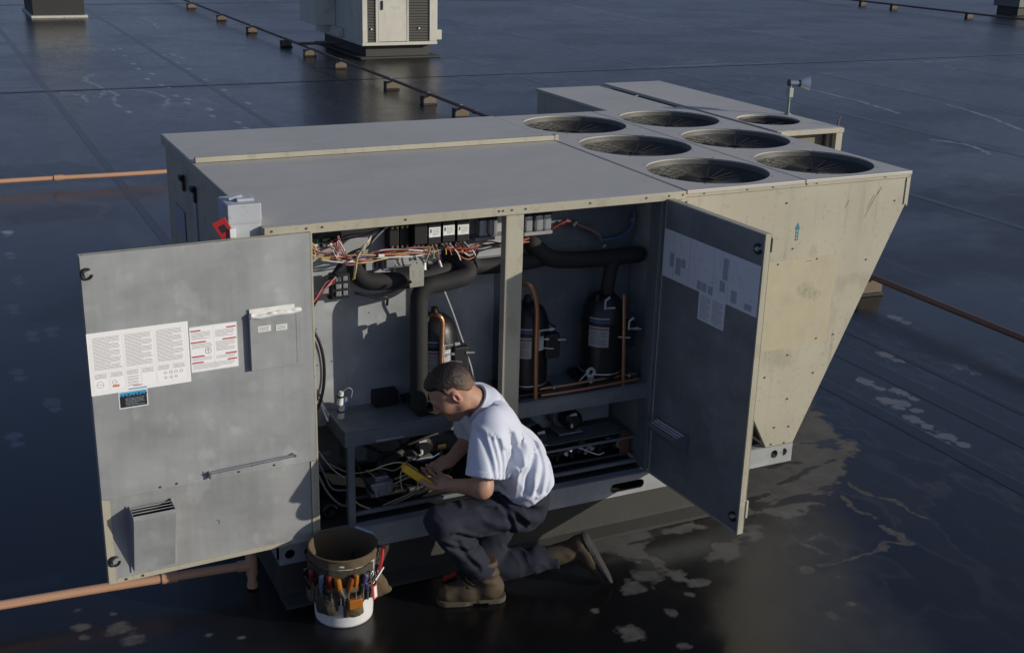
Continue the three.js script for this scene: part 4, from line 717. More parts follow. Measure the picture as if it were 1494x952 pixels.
{
  const g = holder(unit, 'burner_manifold'); g.position.add(V(1.70, 0.40, -0.20));
  part(g, 'manifold_pipe', cyl([-0.24, -0.02, 0], [0.22, 0.005, 0], 0.016, 0.016, 14), M.dark);
  for (let k = 0; k < 6; k++) { const x = -0.2 + k * 0.075; part(g, 'burner', [cyl([x, -0.005 + k * 0.002, 0], [x, 0.005 + k * 0.002, 0.05], 0.014, 0.016, 12), cyl([x + 0.02, 0.01, 0.01], [x + 0.025, 0.015, 0.05], 0.006, 0.008, 8)], k % 2 ? M.steel : M.dark); }
  part(g, 'igniter', [cyl([0.20, 0.02, 0.02], [0.28, 0.035, 0.02], 0.01, 0.008, 10)], M.copper);
  part(g, 'igniter_lead', tube([[-0.13, 0.02, 0.06], [-0.1, 0.045, 0.07], [-0.05, 0.03, 0.08], [0.0, 0.0, 0.07], [0.06, -0.03, 0.06], [0.1, -0.03, 0.05]], 0.004, 30, 6), M.white);
  part(g, 'heat_shield', box(-0.3, 0.25, 0.055, 0.06, -0.12, 0.03, 0.001), M.inner);
}
// more of the clutter under the shelf
part(unit, 'burner_box', [box(1.24, 1.95, 0.46, 0.69, -0.60, -0.372, 0.004), box(1.46, 1.92, 0.47, 0.60, -0.371, -0.362, 0.002)], M.innerLit);
part(unit, 'junction_box', box(0.42, 0.53, 0.50, 0.60, -0.38, -0.28, 0.005), std([0.20, 0.21, 0.22], 0.5, 0.4));
part(unit, 'draft_tube', [cyl([0.62, 0.60, -0.36], [0.98, 0.585, -0.36], 0.035, 0.035, 18), cyl([0.98, 0.585, -0.36], [1.0, 0.585, -0.36], 0.045, 0.045, 18)], M.zinc);
for (const [x0, y0, x1, y1, z, r] of [[0.42, 0.34, 1.08, 0.32, -0.22, 0.014], [0.9, 0.33, 0.9, 0.52, -0.24, 0.013], [1.22, 0.38, 1.95, 0.40, -0.28, 0.012], [1.3, 0.34, 1.95, 0.335, -0.16, 0.010]]) part(unit, 'gas_tube', cyl([x0, y0, z], [x1, y1, z], r, r, 12), std([0.10, 0.10, 0.10], 0.45, 0.5));
for (const [x, y, z] of [[0.90, 0.53, -0.24], [0.66, 0.335, -0.22], [1.46, 0.385, -0.27], [1.72, 0.39, -0.27]]) part(unit, 'pipe_union', [cyl([x - 0.022, y, z], [x + 0.022, y, z], 0.022, 0.022, 8)], M.brass);
part(unit, 'cable_loom', tube([[0.50, 0.60, -0.25], [0.60, 0.56, -0.2], [0.72, 0.60, -0.18], [0.9, 0.62, -0.2], [1.06, 0.56, -0.22]], 0.008, 40, 8), M.black);
part(unit, 'cable_loom', tube([[0.44, 0.56, -0.22], [0.48, 0.44, -0.16], [0.56, 0.34, -0.14], [0.7, 0.33, -0.13], [0.85, 0.35, -0.16], [0.95, 0.42, -0.2]], 0.007, 40, 8), M.black);
part(unit, 'cable_loom', tube([[1.26, 0.62, -0.2], [1.36, 0.46, -0.14], [1.5, 0.42, -0.13], [1.66, 0.44, -0.15], [1.8, 0.41, -0.14], [1.93, 0.46, -0.2]], 0.006, 40, 8), M.black);
for (let k = 0; k < 7; k++) { const x = 1.34 + k * 0.085; part(unit, 'orifice_fitting', [cyl([x, 0.375 + k * 0.004, -0.14], [x, 0.40 + k * 0.004, -0.13], 0.011, 0.009, 8), cyl([x, 0.40 + k * 0.004, -0.13], [x + 0.012, 0.43 + k * 0.004, -0.12], 0.006, 0.006, 8)], k % 3 === 1 ? M.zinc : M.dark); }
part(unit, 'end_plate', box(1.90, 1.955, 0.34, 0.46, -0.16, -0.155, 0.002), M.copper);
for (const [x, y] of [[0.392, 0.482], [0.392, 0.352]]) part(unit, 'connector', box(x - 0.014, x + 0.012, y - 0.012, y + 0.012, -0.17, -0.14, 0.004), M.white);
part(unit, 'drain_trap', [new THREE.TorusGeometry(0.03, 0.014, 10, 20).translate(0.29, 0.335, -0.15), cyl([0.29, 0.335, -0.16], [0.29, 0.335, -0.12], 0.016, 0.016, 12)], M.black);
part(unit, 'black_duct', box(0.56, 0.68, 0.786, 0.86, -0.31, -0.24, 0.006), M.black);
// tag hanging from the suction line
{
  const t = thing('hanging_tag', 'grey card tag hanging from the thick black pipe under the contactors', 'tag', [0.697, 1.44, -0.04]);
  const s = shape([[-0.035, 0], [0.033, 0.002], [0.036, 0.095], [0.014, 0.124], [-0.012, 0.124], [-0.035, 0.095]]);
  const h = new THREE.Path(); h.absarc(0.001, 0.112, 0.005, 0, 2 * Math.PI, true); s.holes.push(h);
  part(t, 'card', plate(s, -0.001, 0.001).rotateX(-0.06).translate(0.697, 1.44, -0.045), std([0.36, 0.36, 0.30], 0.8, 0, { map: dirtMap }));
  part(t, 'string', tube([[0.698, 1.552, -0.049], [0.70, 1.58, -0.08], [0.705, 1.62, -0.15], [0.71, 1.66, -0.22]], 0.0025, 20, 6), M.rubber);
}
// ---------------------------------------------------------------- the second unit close behind
{
  const X0 = 2.98, X1 = 3.555, X2 = 4.055, ZB = -3.36, ZM = -2.26, ZF = -1.17, H = 1.79;
  const t = thing('condenser_unit', 'second cream condenser cabinet tucked close behind the big unit, one fan on top', 'air conditioner', [3.5, 0, -2.5]);
  part(t, 'side_panel', box(X0, X0 + 0.02, 0.22, H - 0.03, ZB, ZM), M.cream);
  part(t, 'back_panel', box(X0 + 0.021, X2 - 0.021, 0.22, H - 0.03, ZB, ZB + 0.02), M.cream);
  part(t, 'side_panel', box(X2 - 0.02, X2, 0.22, H - 0.03, ZB, ZF - 0.04), M.cream);
  part(t, 'front_panel', box(X0 + 0.021, X1, 0.22, H - 0.03, ZM - 0.02, ZM), M.cream);
  part(t, 'top_panel', box(X0 - 0.01, X1 - 0.04, H - 0.028, H - 0.005, ZB - 0.01, ZM + 0.01, 0.004), M.creamTop);
  const s = shape([[X1 + 0.001, ZF - 0.01], [X2 + 0.01, ZF - 0.01], [X2 + 0.01, ZB - 0.01], [X1 + 0.001, ZB - 0.01]]), h = new THREE.Path(); h.absarc(3.772, -1.57, 0.205, 0, 2 * Math.PI, true); s.holes.push(h);
  part(t, 'top_panel', boxUV(new THREE.ExtrudeGeometry(s, { depth: 0.02, bevelEnabled: false, curveSegments: 40 }).rotateX(Math.PI / 2).translate(0, H + 0.012, 0)), M.creamTop);
  part(t, 'top_gutter', box(X1 - 0.039, X1 - 0.001, H - 0.04, H - 0.02, ZB, ZM), M.dark);
  part(t, 'front_trim', [box(X1 + 0.01, X2 + 0.012, H - 0.02, H + 0.010, ZF - 0.0095, ZF + 0.006, 0.004)], M.cream);
  part(t, 'corner_post', box(X2 - 0.045, X2 + 0.008, 0.22, H - 0.021, ZF - 0.035, ZF, 0.004), M.cream);
  part(t, 'corner_post', box(X1 + 0.01, X1 + 0.04, 0.22, H - 0.021, ZF - 0.03, ZF, 0.004), M.cream);
  part(t, 'inner_post', box(X2 - 0.075, X2 - 0.055, 0.22, H - 0.021, ZF - 0.06, ZF - 0.045, 0.003), M.galv);
  part(t, 'louver_panel', box(X1 + 0.02, X2 - 0.08, 0.22, H - 0.021, ZF - 0.10, ZF - 0.085), std([0.24, 0.22, 0.17], 0.7, 0, { map: dirtMap }));
  part(t, 'cabinet_floor', box(X0 + 0.02, X2 - 0.02, 0.18, 0.22, ZB + 0.02, ZF - 0.02), M.dark);
  part(t, 'fan_shroud', lathe([[0.207, 0], [0.20, -0.03], [0.198, -0.2], [0.192, -0.2], [0.194, -0.03]], 40).translate(3.772, H + 0.008, -1.57), std([0.055, 0.055, 0.05], 0.55, 0.1));
  const gr = []; for (let r = 0.04; r < 0.195; r += 0.018) gr.push(new THREE.TorusGeometry(r, 0.0012, 5, 36).rotateX(Math.PI / 2)); for (let a = 0; a < 8; a++) gr.push(cyl([0, -0.008, 0], [0.195 * Math.cos(a * Math.PI / 4), 0, 0.195 * Math.sin(a * Math.PI / 4)], 0.0022, 0.0022, 5));
  part(t, 'fan_guard', merge(gr).translate(3.772, H - 0.012, -1.57), M.black);
  part(t, 'motor', cyl([3.772, H - 0.2, -1.57], [3.772, H - 0.06, -1.57], 0.05, 0.05, 18), M.black);
  for (let b = 0; b < 3; b++) { const m = part(t, 'blade', box(0.03, 0.165, -0.002, 0.002, -0.045, 0.045, 0.001).rotateX(0.4).rotateY(b * 2.094), std([0.055, 0.055, 0.057], 0.45, 0.3)); m.position.add(V(3.772, H - 0.09, -1.57)); }
  part(t, 'base_skid', [box(X0, X0 + 0.06, 0.0, 0.179, ZB, ZM, 0.004), box(X2 - 0.06, X2, 0, 0.179, ZB, ZF, 0.004), box(X1, X1 + 0.06, 0, 0.179, ZB, ZF, 0.004)], M.galv);
  part(t, 'side_hook', [box(X0 - 0.012, X0 - 0.001, 1.62, 1.70, -2.75, -2.72, 0.003), box(X0 - 0.025, X0 - 0.012, 1.60, 1.63, -2.75, -2.72, 0.003)], M.black);
  part(t, 'corner_hook', [cyl([4.075, 1.75, -1.24], [4.085, 1.83, -1.25], 0.006, 0.006, 8), cyl([4.085, 1.83, -1.25], [4.12, 1.855, -1.27], 0.005, 0.003, 8)], M.gasPipe);
}
{ // small lamp on a stalk on that cabinet
  const t = thing('flood_light', 'small floodlight with a flared white head on a thin post on the rear cabinet', 'lamp', [4.03, 1.802, -1.70]);
  part(t, 'post', [cyl([4.03, 1.803, -1.70], [4.03, 1.94, -1.70], 0.011, 0.011, 10), cyl([4.03, 1.803, -1.70], [4.03, 1.815, -1.70], 0.028, 0.022, 14)], std([0.23, 0.27, 0.24], 0.6));
  part(t, 'junction_box', box(4.008, 4.052, 1.935, 2.01, -1.722, -1.678, 0.008), std([0.33, 0.36, 0.33], 0.5));
  part(t, 'lamp_body', [cyl([4.02, 2.047, -1.705], [4.10, 2.045, -1.68], 0.024, 0.022, 18), cyl([4.03, 2.005, -1.70], [4.035, 2.03, -1.70], 0.01, 0.01, 8)], std([0.36, 0.40, 0.46], 0.35, 0.6));
  part(t, 'lamp_ring', [cyl([4.014, 2.047, -1.707], [4.025, 2.047, -1.704], 0.027, 0.027, 18), cyl([4.095, 2.045, -1.682], [4.106, 2.045, -1.678], 0.026, 0.026, 18)], M.black);
  const cone = lathe([[0.022, 0], [0.026, 0.01], [0.054, 0.066], [0.056, 0.066], [0.030, 0.01], [0.022, -0.004]], 28);
  cone.applyQuaternion(new THREE.Quaternion().setFromUnitVectors(V(0, 1, 0), V(0.95, -0.08, 0.30).normalize())).translate(4.106, 2.045, -1.678);
  part(t, 'reflector', cone, std([0.75, 0.77, 0.8], 0.3, 0.3, { side: THREE.DoubleSide }));
  t.scale.setScalar(0.86);
}
// ---------------------------------------------------------------- units far across the roof
{
  const Z = -19.15, t = thing('rear_unit', 'tall cream unit with a narrow door and dark louvred panels across the roof', 'air conditioner', [7.87, 0, -20.5]);
  const louver = std([0.09, 0.085, 0.075], 0.6);
  part(t, 'curb', [box(7.2, 8.6, 0.0, 0.27, Z - 3.0, Z - 0.22), box(7.02, 8.78, 0, 0.035, Z - 3.2, Z - 0.02, 0.01)], std([0.06, 0.058, 0.05], 0.7));
  part(t, 'base_frame', box(7.05, 8.69, 0.27, 0.335, Z - 3.2, Z, 0.008), M.farPaint);
  part(t, 'wall', [box(7.06, 7.09, 0.336, 2.6, Z - 3.2, Z - 0.08), box(8.65, 8.68, 0.336, 2.6, Z - 3.2, Z - 0.08), box(7.09, 8.65, 0.336, 2.6, Z - 3.2, Z - 3.17)], M.farPaint);
  part(t, 'roof', box(7.02, 8.72, 2.6, 2.66, Z - 3.25, Z + 0.04, 0.01), M.farPaint);
  for (const [x0, x1] of [[7.06, 7.165], [7.345, 7.40], [8.02, 8.06], [8.52, 8.68]]) part(t, 'corner_post', box(x0, x1, 0.336, 2.6, Z - 0.08, Z - 0.006, 0.006), M.farPaint);
  const door = part(t, 'door', box(7.405, 8.015, 0.345, 2.59, Z - 0.05, Z - 0.012, 0.008), M.farPaint);
  part(door, 'handle', box(7.47, 7.50, 0.98, 1.16, Z - 0.011, Z + 0.02, 0.008), M.dark);
  for (const [x0, x1] of [[7.17, 7.34], [8.065, 8.515]]) {
    part(t, 'louver_back', box(x0, x1, 0.345, 2.59, Z - 0.078, Z - 0.06), M.black);
    for (let y = 0.37; y < 2.58; y += 0.055) part(t, 'slat', box(x0 + 0.002, x1 - 0.002, -0.028, 0.028, -0.003, 0.003, 0.001).rotateX(-0.6).translate(0, y, Z - 0.035), louver);
    part(t, 'clip', cyl([(x0 + x1) / 2, 0.60, Z - 0.03], [(x0 + x1) / 2, 0.60, Z + 0.0], 0.018, 0.018, 8), M.white);
  }
  part(t, 'intake_hood', [box(6.62, 7.055, 0.52, 2.3, Z - 2.9, Z - 1.75, 0.01), box(6.95, 7.055, 0.34, 0.52, Z - 1.9, Z - 1.2, 0.01)], M.farPaint);
  part(t, 'side_bracket', [box(8.682, 8.80, 0.36, 0.56, Z - 0.10, Z - 0.02, 0.01), box(8.682, 8.70, 0.56, 2.4, Z - 0.10, Z - 0.02, 0.006)], M.farPaint);
  part(t, 'drain_pipe', cyl([6.1, 0.2, Z - 1.3], [7.05, 0.2, Z - 1.3], 0.03, 0.03, 10), M.gasPipe);
}
{
  const t = thing('far_unit', 'low dark based unit cut by the top edge at far left', 'air conditioner', [2.35, 0, -30]);
  part(t, 'curb', box(1.72, 2.98, 0.061, 0.5, -31.5, -29.2), std([0.04, 0.038, 0.036], 0.7));
  part(t, 'base_frame', box(1.66, 3.04, 0.0, 0.06, -31.6, -29.1, 0.01), M.farPaint);
  part(t, 'cabinet', box(1.70, 3.0, 0.501, 1.1, -31.6, -29.12, 0.01), M.farPaint);
}
{
  const t = thing('far_unit', 'dull grey unit cut by the top right corner beyond the far pipe', 'air conditioner', [33, 0, -26]);
  part(t, 'curb', box(32.0, 35, 0, 0.25, -26.2, -25.3), std([0.06, 0.058, 0.05], 0.7));
  part(t, 'cabinet', box(31.9, 35.1, 0.251, 1.0, -26.3, -25.2, 0.02), std([0.16, 0.17, 0.16], 0.6));
}
// ---------------------------------------------------------------- gas lines on wooden blocks
{
  const pts = []; for (let z = -60; z <= 6; z += 3) pts.push([6.17 - 0.3 * sstep(-12, 0, z), 0.17, z]);
  single('gas_pipe', 'long rusty brown gas pipe on blocks running the length of the roof', 'pipe', [tube(pts, 0.026, 120, 10), ...[-24, -17.9, -11.6, -5.6, 0.4].map((z) => cyl([6.17 - 0.3 * sstep(-12, 0, z), 0.17, z - 0.05], [6.17 - 0.3 * sstep(-12, 0, z), 0.17, z + 0.05], 0.034, 0.034, 10))], M.gasPipe);
  const mk = () => {
    const t = thing('pipe_support', 'small wooden block with dark rubber foot under the long gas pipe', 'pipe support', [0, 0, 0], 'blocks under the long gas pipe');
    part(t, 'block', [box(-0.11, 0.11, 0.03, 0.142, -0.055, 0.055, 0.006)], M.wood);
    part(t, 'foot', box(-0.125, 0.125, 0.0, 0.03, -0.07, 0.07, 0.006), M.black);
    part(t, 'end_cap', box(-0.125, -0.111, 0.031, 0.15, -0.06, 0.06, 0.003), M.black);
    part(t, 'strap', new THREE.TorusGeometry(0.031, 0.005, 6, 16, Math.PI).translate(0, 0.165, 0), M.galv);
    return t;
  };
  const s0 = mk();
  [-12.1, -13.4, -15.1, -17.9, -19.9, -21.65, -24.6, -27.7, -31.4, -2.75].forEach((z, i) => {
    const t = i ? s0.clone() : s0;
    if (i) { t.name = numbered('pipe_support', 'scene'); scene.add(t); }
    t.userData = { label: i === 9 ? 'wooden block under the long gas pipe just right of the big unit' : 'wooden block under the long gas pipe, ' + ['nearest behind the big unit', 'second behind the big unit', 'third behind the big unit', 'fourth behind the big unit', 'fifth counted from the big unit', 'just left of the tall rear unit', 'third from the top edge', 'second from the top edge', 'nearest the top edge'][i], category: 'pipe support', group: 'blocks under the long gas pipe' };
    t.position.set(6.17 - 0.3 * sstep(-12, 0, z), 0, z); t.rotation.y = (vnoise(i * 3.3, 2) - 0.5) * 0.2;
  });
  single('gas_pipe', 'dark thin pipe crossing the far upper right of the roof', 'pipe', tube([[28.7, 0.17, -50], [28.9, 0.17, -30], [29.2, 0.17, -20], [29.3, 0.17, -5]], 0.03, 60, 8), M.gasPipe);
  [-29.4, -27.9, -24.6].forEach((z, i) => {
    const t = s0.clone(); t.name = numbered('pipe_support', 'scene'); t.userData = { label: ['left one', 'middle one', 'right one'][i] + ' of three dark blocks under the thin pipe at upper right', category: 'pipe support', group: 'blocks under the far pipe' };
    t.position.set(29.0 + (z + 29) * 0.03, 0, z); scene.add(t);
  });
  single('branch_pipe', 'orange painted pipe running left from behind the big unit', 'pipe', [tube([[-14, 0.1, -9.4], [-6, 0.1, -9.28], [-0.53, 0.1, -9.23], [1.18, 0.1, -9.17], [6.05, 0.12, -9.1]], 0.026, 80, 10), cyl([0.02, 0.1, -9.215], [0.12, 0.1, -9.212], 0.034, 0.034, 12)], M.pipe);
}
{ // pipe that comes out under the left door, with tee and drip leg
  const t = thing('inlet_pipe', 'orange painted pipe with tee and drip leg coming out under the left door', 'pipe', [-0.6, 0.07, -0.2]);
  part(t, 'run', [tube([[-9, 0.11, -0.62], [-3, 0.11, -0.39], [-1.19, 0.11, -0.275], [-0.73, 0.115, -0.235], [-0.15, 0.125, -0.165]], 0.021, 60, 12)], M.pipe);
  part(t, 'coupling', cyl([-0.50, 0.1185, -0.2075], [-0.43, 0.1195, -0.199], 0.026, 0.026, 14), M.pipe);
  part(t, 'tee', [cyl([-0.16, 0.125, -0.166], [-0.11, 0.125, -0.16], 0.027, 0.027, 14), cyl([-0.095, 0.075, -0.158], [-0.095, 0.18, -0.158], 0.027, 0.027, 14)], M.pipe);
  part(t, 'drip_leg', [cyl([-0.095, 0.012, -0.158], [-0.095, 0.075, -0.158], 0.021, 0.021, 14), cyl([-0.095, 0.008, -0.158], [-0.095, 0.028, -0.158], 0.026, 0.026, 12)], M.pipe);
  part(t, 'riser', cyl([-0.095, 0.18, -0.158], [-0.095, 0.5, -0.158], 0.021, 0.021, 12), M.pipe);
}
single('plastic_cap', 'small red cap lying in shade at the foot of the curb behind the front boot', 'cap', [cyl([0.78, 0.012, 0.14], [0.83, 0.02, 0.13], 0.011, 0.009, 12), cyl([0.765, 0.012, 0.143], [0.78, 0.012, 0.14], 0.014, 0.014, 12)], M.red);
// ---------------------------------------------------------------- tool bucket
const BK = [0.235, 0, 0.215], FACE = Math.atan2(-1.5, 4.7);   // angle from +z towards the camera
const KY = 0.93, onRim = (phi, r, y) => [BK[0] + r * Math.sin(FACE + phi), y * KY, BK[2] + r * Math.cos(FACE + phi)];
const canvasTan = std([0.125, 0.09, 0.05], 0.9, 0, { bumpMap: weaveBump, bumpScale: 0.0006, map: dirtMap });
const canvasDark = std([0.065, 0.055, 0.036], 0.9, 0, { bumpMap: weaveBump, bumpScale: 0.0006, map: dirtMap });
const wallR = (y) => 0.130 + (0.150 - 0.130) * y / 0.37;
function clothBand(a0, a1, y0, y1, out, bulge = 0, sag = 0, n = 28) {   // piece of canvas round the bucket, open below or bulging as a pocket
  const g = new THREE.PlaneGeometry(1, 1, n, 8), p = g.attributes.position;
  for (let i = 0; i < p.count; i++) {
    const u = p.getX(i) + 0.5, v = p.getY(i) + 0.5, a = a0 + (a1 - a0) * u, y = y0 + (y1 - y0) * v + sag * Math.sin(Math.PI * u) * (v - 0.5);
    const r = wallR(y) + out + bulge * Math.sin(Math.PI * u) * Math.sin(Math.PI * clamp(v * 0.75 + 0.2)) + 0.012 * (vnoise(a * 5 + 9, y * 22) - 0.4) + 0.005 * (vnoise(a * 16, y * 60) - 0.5);
    p.setXYZ(i, ...onRim(a, r, y));
  }
  const back = g.clone(), q = back.attributes.position, idx = back.index.array;
  for (let i = 0; i < q.count; i++) { const dx = q.getX(i) - BK[0], dz = q.getZ(i) - BK[2], L = Math.hypot(dx, dz); q.setX(i, q.getX(i) - dx / L * 0.003); q.setZ(i, q.getZ(i) - dz / L * 0.003); }
  for (let i = 0; i < idx.length; i += 3) { const t = idx[i]; idx[i] = idx[i + 1]; idx[i + 1] = t; }
  g.computeVertexNormals(); back.computeVertexNormals(); return merge([g, back]);
}
{
  const t = thing('tool_bucket', 'white plastic bucket wrapped in a tan canvas tool organizer by the left door', 'bucket', BK);
  part(t, 'pail', lathe([[0.0, 0.006], [0.122, 0.006], [0.130, 0.0], [0.132, 0.012], [0.147, 0.34], [0.152, 0.345], [0.152, 0.352], [0.148, 0.355], [0.150, 0.372], [0.146, 0.373], [0.143, 0.34], [0.127, 0.015], [0.0, 0.012]], 56).scale(1, KY, 1).translate(BK[0], 0, BK[2]), std([0.72, 0.72, 0.71], 0.45));
  const fold = clothBand(-Math.PI, Math.PI, 0.335, 0.378, 0.008, 0, 0, 60);
  const rim = new THREE.TorusGeometry(0.152, 0.006, 8, 60).rotateX(Math.PI / 2).translate(BK[0], 0.377 * KY, BK[2]);
  const lining = lathe([[0.146, 0.378], [0.140, 0.33], [0.133, 0.16], [0.131, 0.16], [0.1385, 0.33]], 48).scale(1, KY, 1).translate(BK[0], 0, BK[2]);
  part(t, 'collar', [fold, rim], canvasTan); part(t, 'lining', lining, std([0.13, 0.095, 0.055], 0.9, 0, { bumpMap: weaveBump, bumpScale: 0.0006 }));
  part(t, 'organizer_skirt', clothBand(-2.9, 1.05, 0.135, 0.33, 0.010, 0.002, 0, 60), canvasDark);
  part(t, 'loop_band', clothBand(-1.5, 0.95, 0.222, 0.25, 0.026, 0.004, 0, 60), canvasTan);
  const pk = [[-1.6, -0.95, 0.12, 0.225], [-0.97, -0.16, 0.085, 0.215], [-0.02, 0.62, 0.075, 0.17], [1.75, 2.5, 0.1, 0.22], [-2.5, -1.7, 0.1, 0.22]];
  pk.forEach(([a0, a1, y0, y1], i) => part(t, 'pocket', clothBand(a0, a1, y0, y1, 0.014, 0.022), i % 2 ? canvasDark : canvasTan));
  part(t, 'side_pouch', [clothBand(1.15, 1.62, 0.115, 0.235, 0.016, 0.05), clothBand(1.2, 1.58, 0.125, 0.175, 0.03, 0.05)], canvasTan);
  part(t, 'clutter', [box(-0.05, 0.04, 0.02, 0.06, -0.06, 0.02, 0.01).translate(BK[0], 0, BK[2]), cyl([BK[0] + 0.05, 0.05, BK[2] - 0.04], [BK[0] + 0.07, 0.27, BK[2] - 0.07], 0.012, 0.01, 10), cyl([BK[0] - 0.04, 0.05, BK[2] + 0.05], [BK[0] + 0.03, 0.22, BK[2] + 0.06], 0.016, 0.014, 10)], M.dark);
  part(t, 'bail_handle', tube([onRim(-1.75, 0.158, 0.33), onRim(-1.9, 0.175, 0.28), onRim(-2.6, 0.18, 0.2), onRim(3.1, 0.18, 0.17), onRim(2.3, 0.18, 0.2), onRim(1.75, 0.17, 0.28), onRim(1.6, 0.158, 0.33)], 0.0022, 60, 6), M.steel);
}
// screwdrivers in the loops, handle up
const plasticOf = (c) => std(c.map((v) => v * 0.5), 0.25, 0, {});
function screwdriver(phi, c, label, len, cap, y = 0.222, r = 0.0125, lean = 0) {
  const t = thing('screwdriver', label, 'screwdriver', onRim(phi, 0.166, 0.10), 'screwdrivers in the bucket loops');
  lean += (vnoise(phi * 7.7 + 3, 5) - 0.5) * 0.22; y += (vnoise(phi * 9.1, 2) - 0.5) * 0.035; const A = onRim(phi, 0.166, y), B = onRim(phi + lean, 0.176, y + len), mix = (k) => A.map((v, i) => v + (B[i] - v) * k);
  const flutes = new THREE.CylinderGeometry(r, r * 0.92, 1, 12, 6), p = flutes.attributes.position;
  for (let i = 0; i < p.count; i++) { const a = Math.atan2(p.getZ(i), p.getX(i)), v = p.getY(i) + 0.5, k = (1 + 0.1 * Math.cos(6 * a)) * (v > 0.9 ? 0.85 : v < 0.2 ? 0.75 : 1); p.setX(i, p.getX(i) * k); p.setZ(i, p.getZ(i) * k); }
  flutes.computeVertexNormals();
  const d = V(...B).sub(V(...A)), q = new THREE.Quaternion().setFromUnitVectors(V(0, 1, 0), d.clone().normalize());
  part(t, 'handle', flutes.scale(1, len, 1).applyQuaternion(q).translate(...mix(0.5)), plasticOf(c));
  part(t, 'end_cap', cyl(mix(0.97), mix(1.06), r * 0.9, r * 0.6, 12), plasticOf(cap));
  part(t, 'shank', [cyl(onRim(phi, 0.166, 0.15), A, 0.0032, 0.0032, 8), cyl(mix(-0.08), mix(0.02), 0.007, 0.008, 10)], M.steel);
}
screwdriver(-0.98, [0.40, 0.05, 0.06], 'red screwdriver with blue end, leftmost in the bucket loops', 0.085, [0.06, 0.08, 0.3]);
screwdriver(-0.62, [0.35, 0.42, 0.60], 'clear pale blue screwdriver, second from the left in the bucket loops', 0.085, [0.1, 0.12, 0.25]);
screwdriver(-0.33, [0.42, 0.04, 0.04], 'dark red screwdriver left of the orange handles on the bucket', 0.08, [0.25, 0.03, 0.03], 0.215);
screwdriver(-0.08, [0.75, 0.27, 0.03], 'fat orange screwdriver, left one of the orange pair on the bucket', 0.085, [0.75, 0.27, 0.03], 0.222, 0.0155);
screwdriver(0.13, [0.62, 0.18, 0.03], 'orange screwdriver with red tip, right one of the orange pair on the bucket', 0.075, [0.4, 0.04, 0.03], 0.218, 0.013);
screwdriver(0.33, [0.80, 0.33, 0.04], 'short orange nut driver between orange and purple handles on the bucket', 0.07, [0.8, 0.33, 0.04], 0.222, 0.012);
screwdriver(0.55, [0.16, 0.14, 0.38], 'purple screwdriver, rightmost in the bucket loops', 0.07, [0.3, 0.3, 0.5], 0.215);
screwdriver(-1.28, [0.02, 0.02, 0.02], 'black handled tool at the far left edge of the bucket loops', 0.08, [0.05, 0.05, 0.05], 0.215);
screwdriver(-0.80, [0.10, 0.02, 0.02], 'maroon screwdriver between the red and the pale blue ones on the bucket', 0.06, [0.05, 0.03, 0.05], 0.215, 0.010);
[['black', -1.12, 0.07, 0.2], ['black', -0.47, 0.06, 0.205], ['grey', 0.02, 0.05, 0.20], ['black', 0.44, 0.06, 0.2], ['blue', 0.70, 0.055, 0.205]].forEach(([c, phi, len, y], i) => screwdriver(phi, c === 'blue' ? [0.08, 0.10, 0.22] : c === 'grey' ? [0.2, 0.2, 0.2] : [0.03, 0.03, 0.03], ['black handle between the leftmost tools in the bucket loops', 'black handle left of the dark red screwdriver on the bucket', 'small grey driver between the two orange handles on the bucket', 'black handle between the nut driver and the purple handle on the bucket', 'dark blue handle beside the steel carabiner on the bucket'][i], len, [0.05, 0.05, 0.05], y, 0.0105, (i % 2 - 0.5) * 0.12));
single('tape_measure', 'orange topped tool sticking out of the front bucket pocket', 'tool', (() => { const P = onRim(0.30, 0.168, 0.155); const g = new RoundedBoxGeometry(0.066, 0.05, 0.026, 3, 0.008); g.rotateY(FACE + 0.30).translate(...P); return g; })(), plasticOf([0.70, 0.24, 0.04]));
{
  const t = thing('pliers', 'red handled pliers tucked under the bucket rim at right', 'pliers', onRim(1.5, 0.17, 0.22));
  for (const k of [-1, 1]) part(t, 'handle', capped([onRim(1.38 + 0.02 * k, 0.166, 0.25), onRim(1.38 + 0.09 * k, 0.176, 0.30), onRim(1.38 + 0.10 * k, 0.182, 0.345), onRim(1.38 + 0.06 * k, 0.185, 0.375)], 0.0075, 20, 8), M.red);
  part(t, 'jaw', cyl(onRim(1.38, 0.163, 0.19), onRim(1.38, 0.166, 0.255), 0.008, 0.012, 8), M.steel);
}
{
  const t = thing('carabiner', 'steel carabiner with red and white tag on the bucket front', 'carabiner', onRim(0.86, 0.17, 0.15));
  const C = onRim(0.82, 0.178, 0.268), ax = V(Math.cos(FACE + 0.82), 0, -Math.sin(FACE + 0.82)), P = (u, v) => [C[0] + ax.x * u, C[1] + v, C[2] + ax.z * u];
  part(t, 'hook', new THREE.TubeGeometry(new THREE.CatmullRomCurve3([[0, 0.032], [0.014, 0.022], [0.013, -0.02], [0, -0.032], [-0.012, -0.02], [-0.013, 0.022]].map(([u, v]) => V(...P(u, v))), true), 40, 0.0033, 8, true), M.steel);
  part(t, 'blade', box(-0.034, 0.034, -0.004, 0.004, -0.001, 0.001, 0.0006).rotateZ(0.62).rotateY(FACE + 0.82).translate(...onRim(1.02, 0.19, 0.272)), M.white);
  const tag = box(-0.018, 0.018, -0.036, 0.036, -0.0015, 0.0015, 0.001).rotateZ(0.08).rotateY(FACE + 0.9);
  part(t, 'tag', tag.translate(...onRim(0.86, 0.183, 0.185)), M.red);
  part(t, 'tag_label', box(-0.007, 0.012, -0.028, 0.030, 0.0017, 0.0022, 0.0003).rotateZ(0.08).rotateY(FACE + 0.9).translate(...onRim(0.86, 0.183, 0.185)), M.white);
}
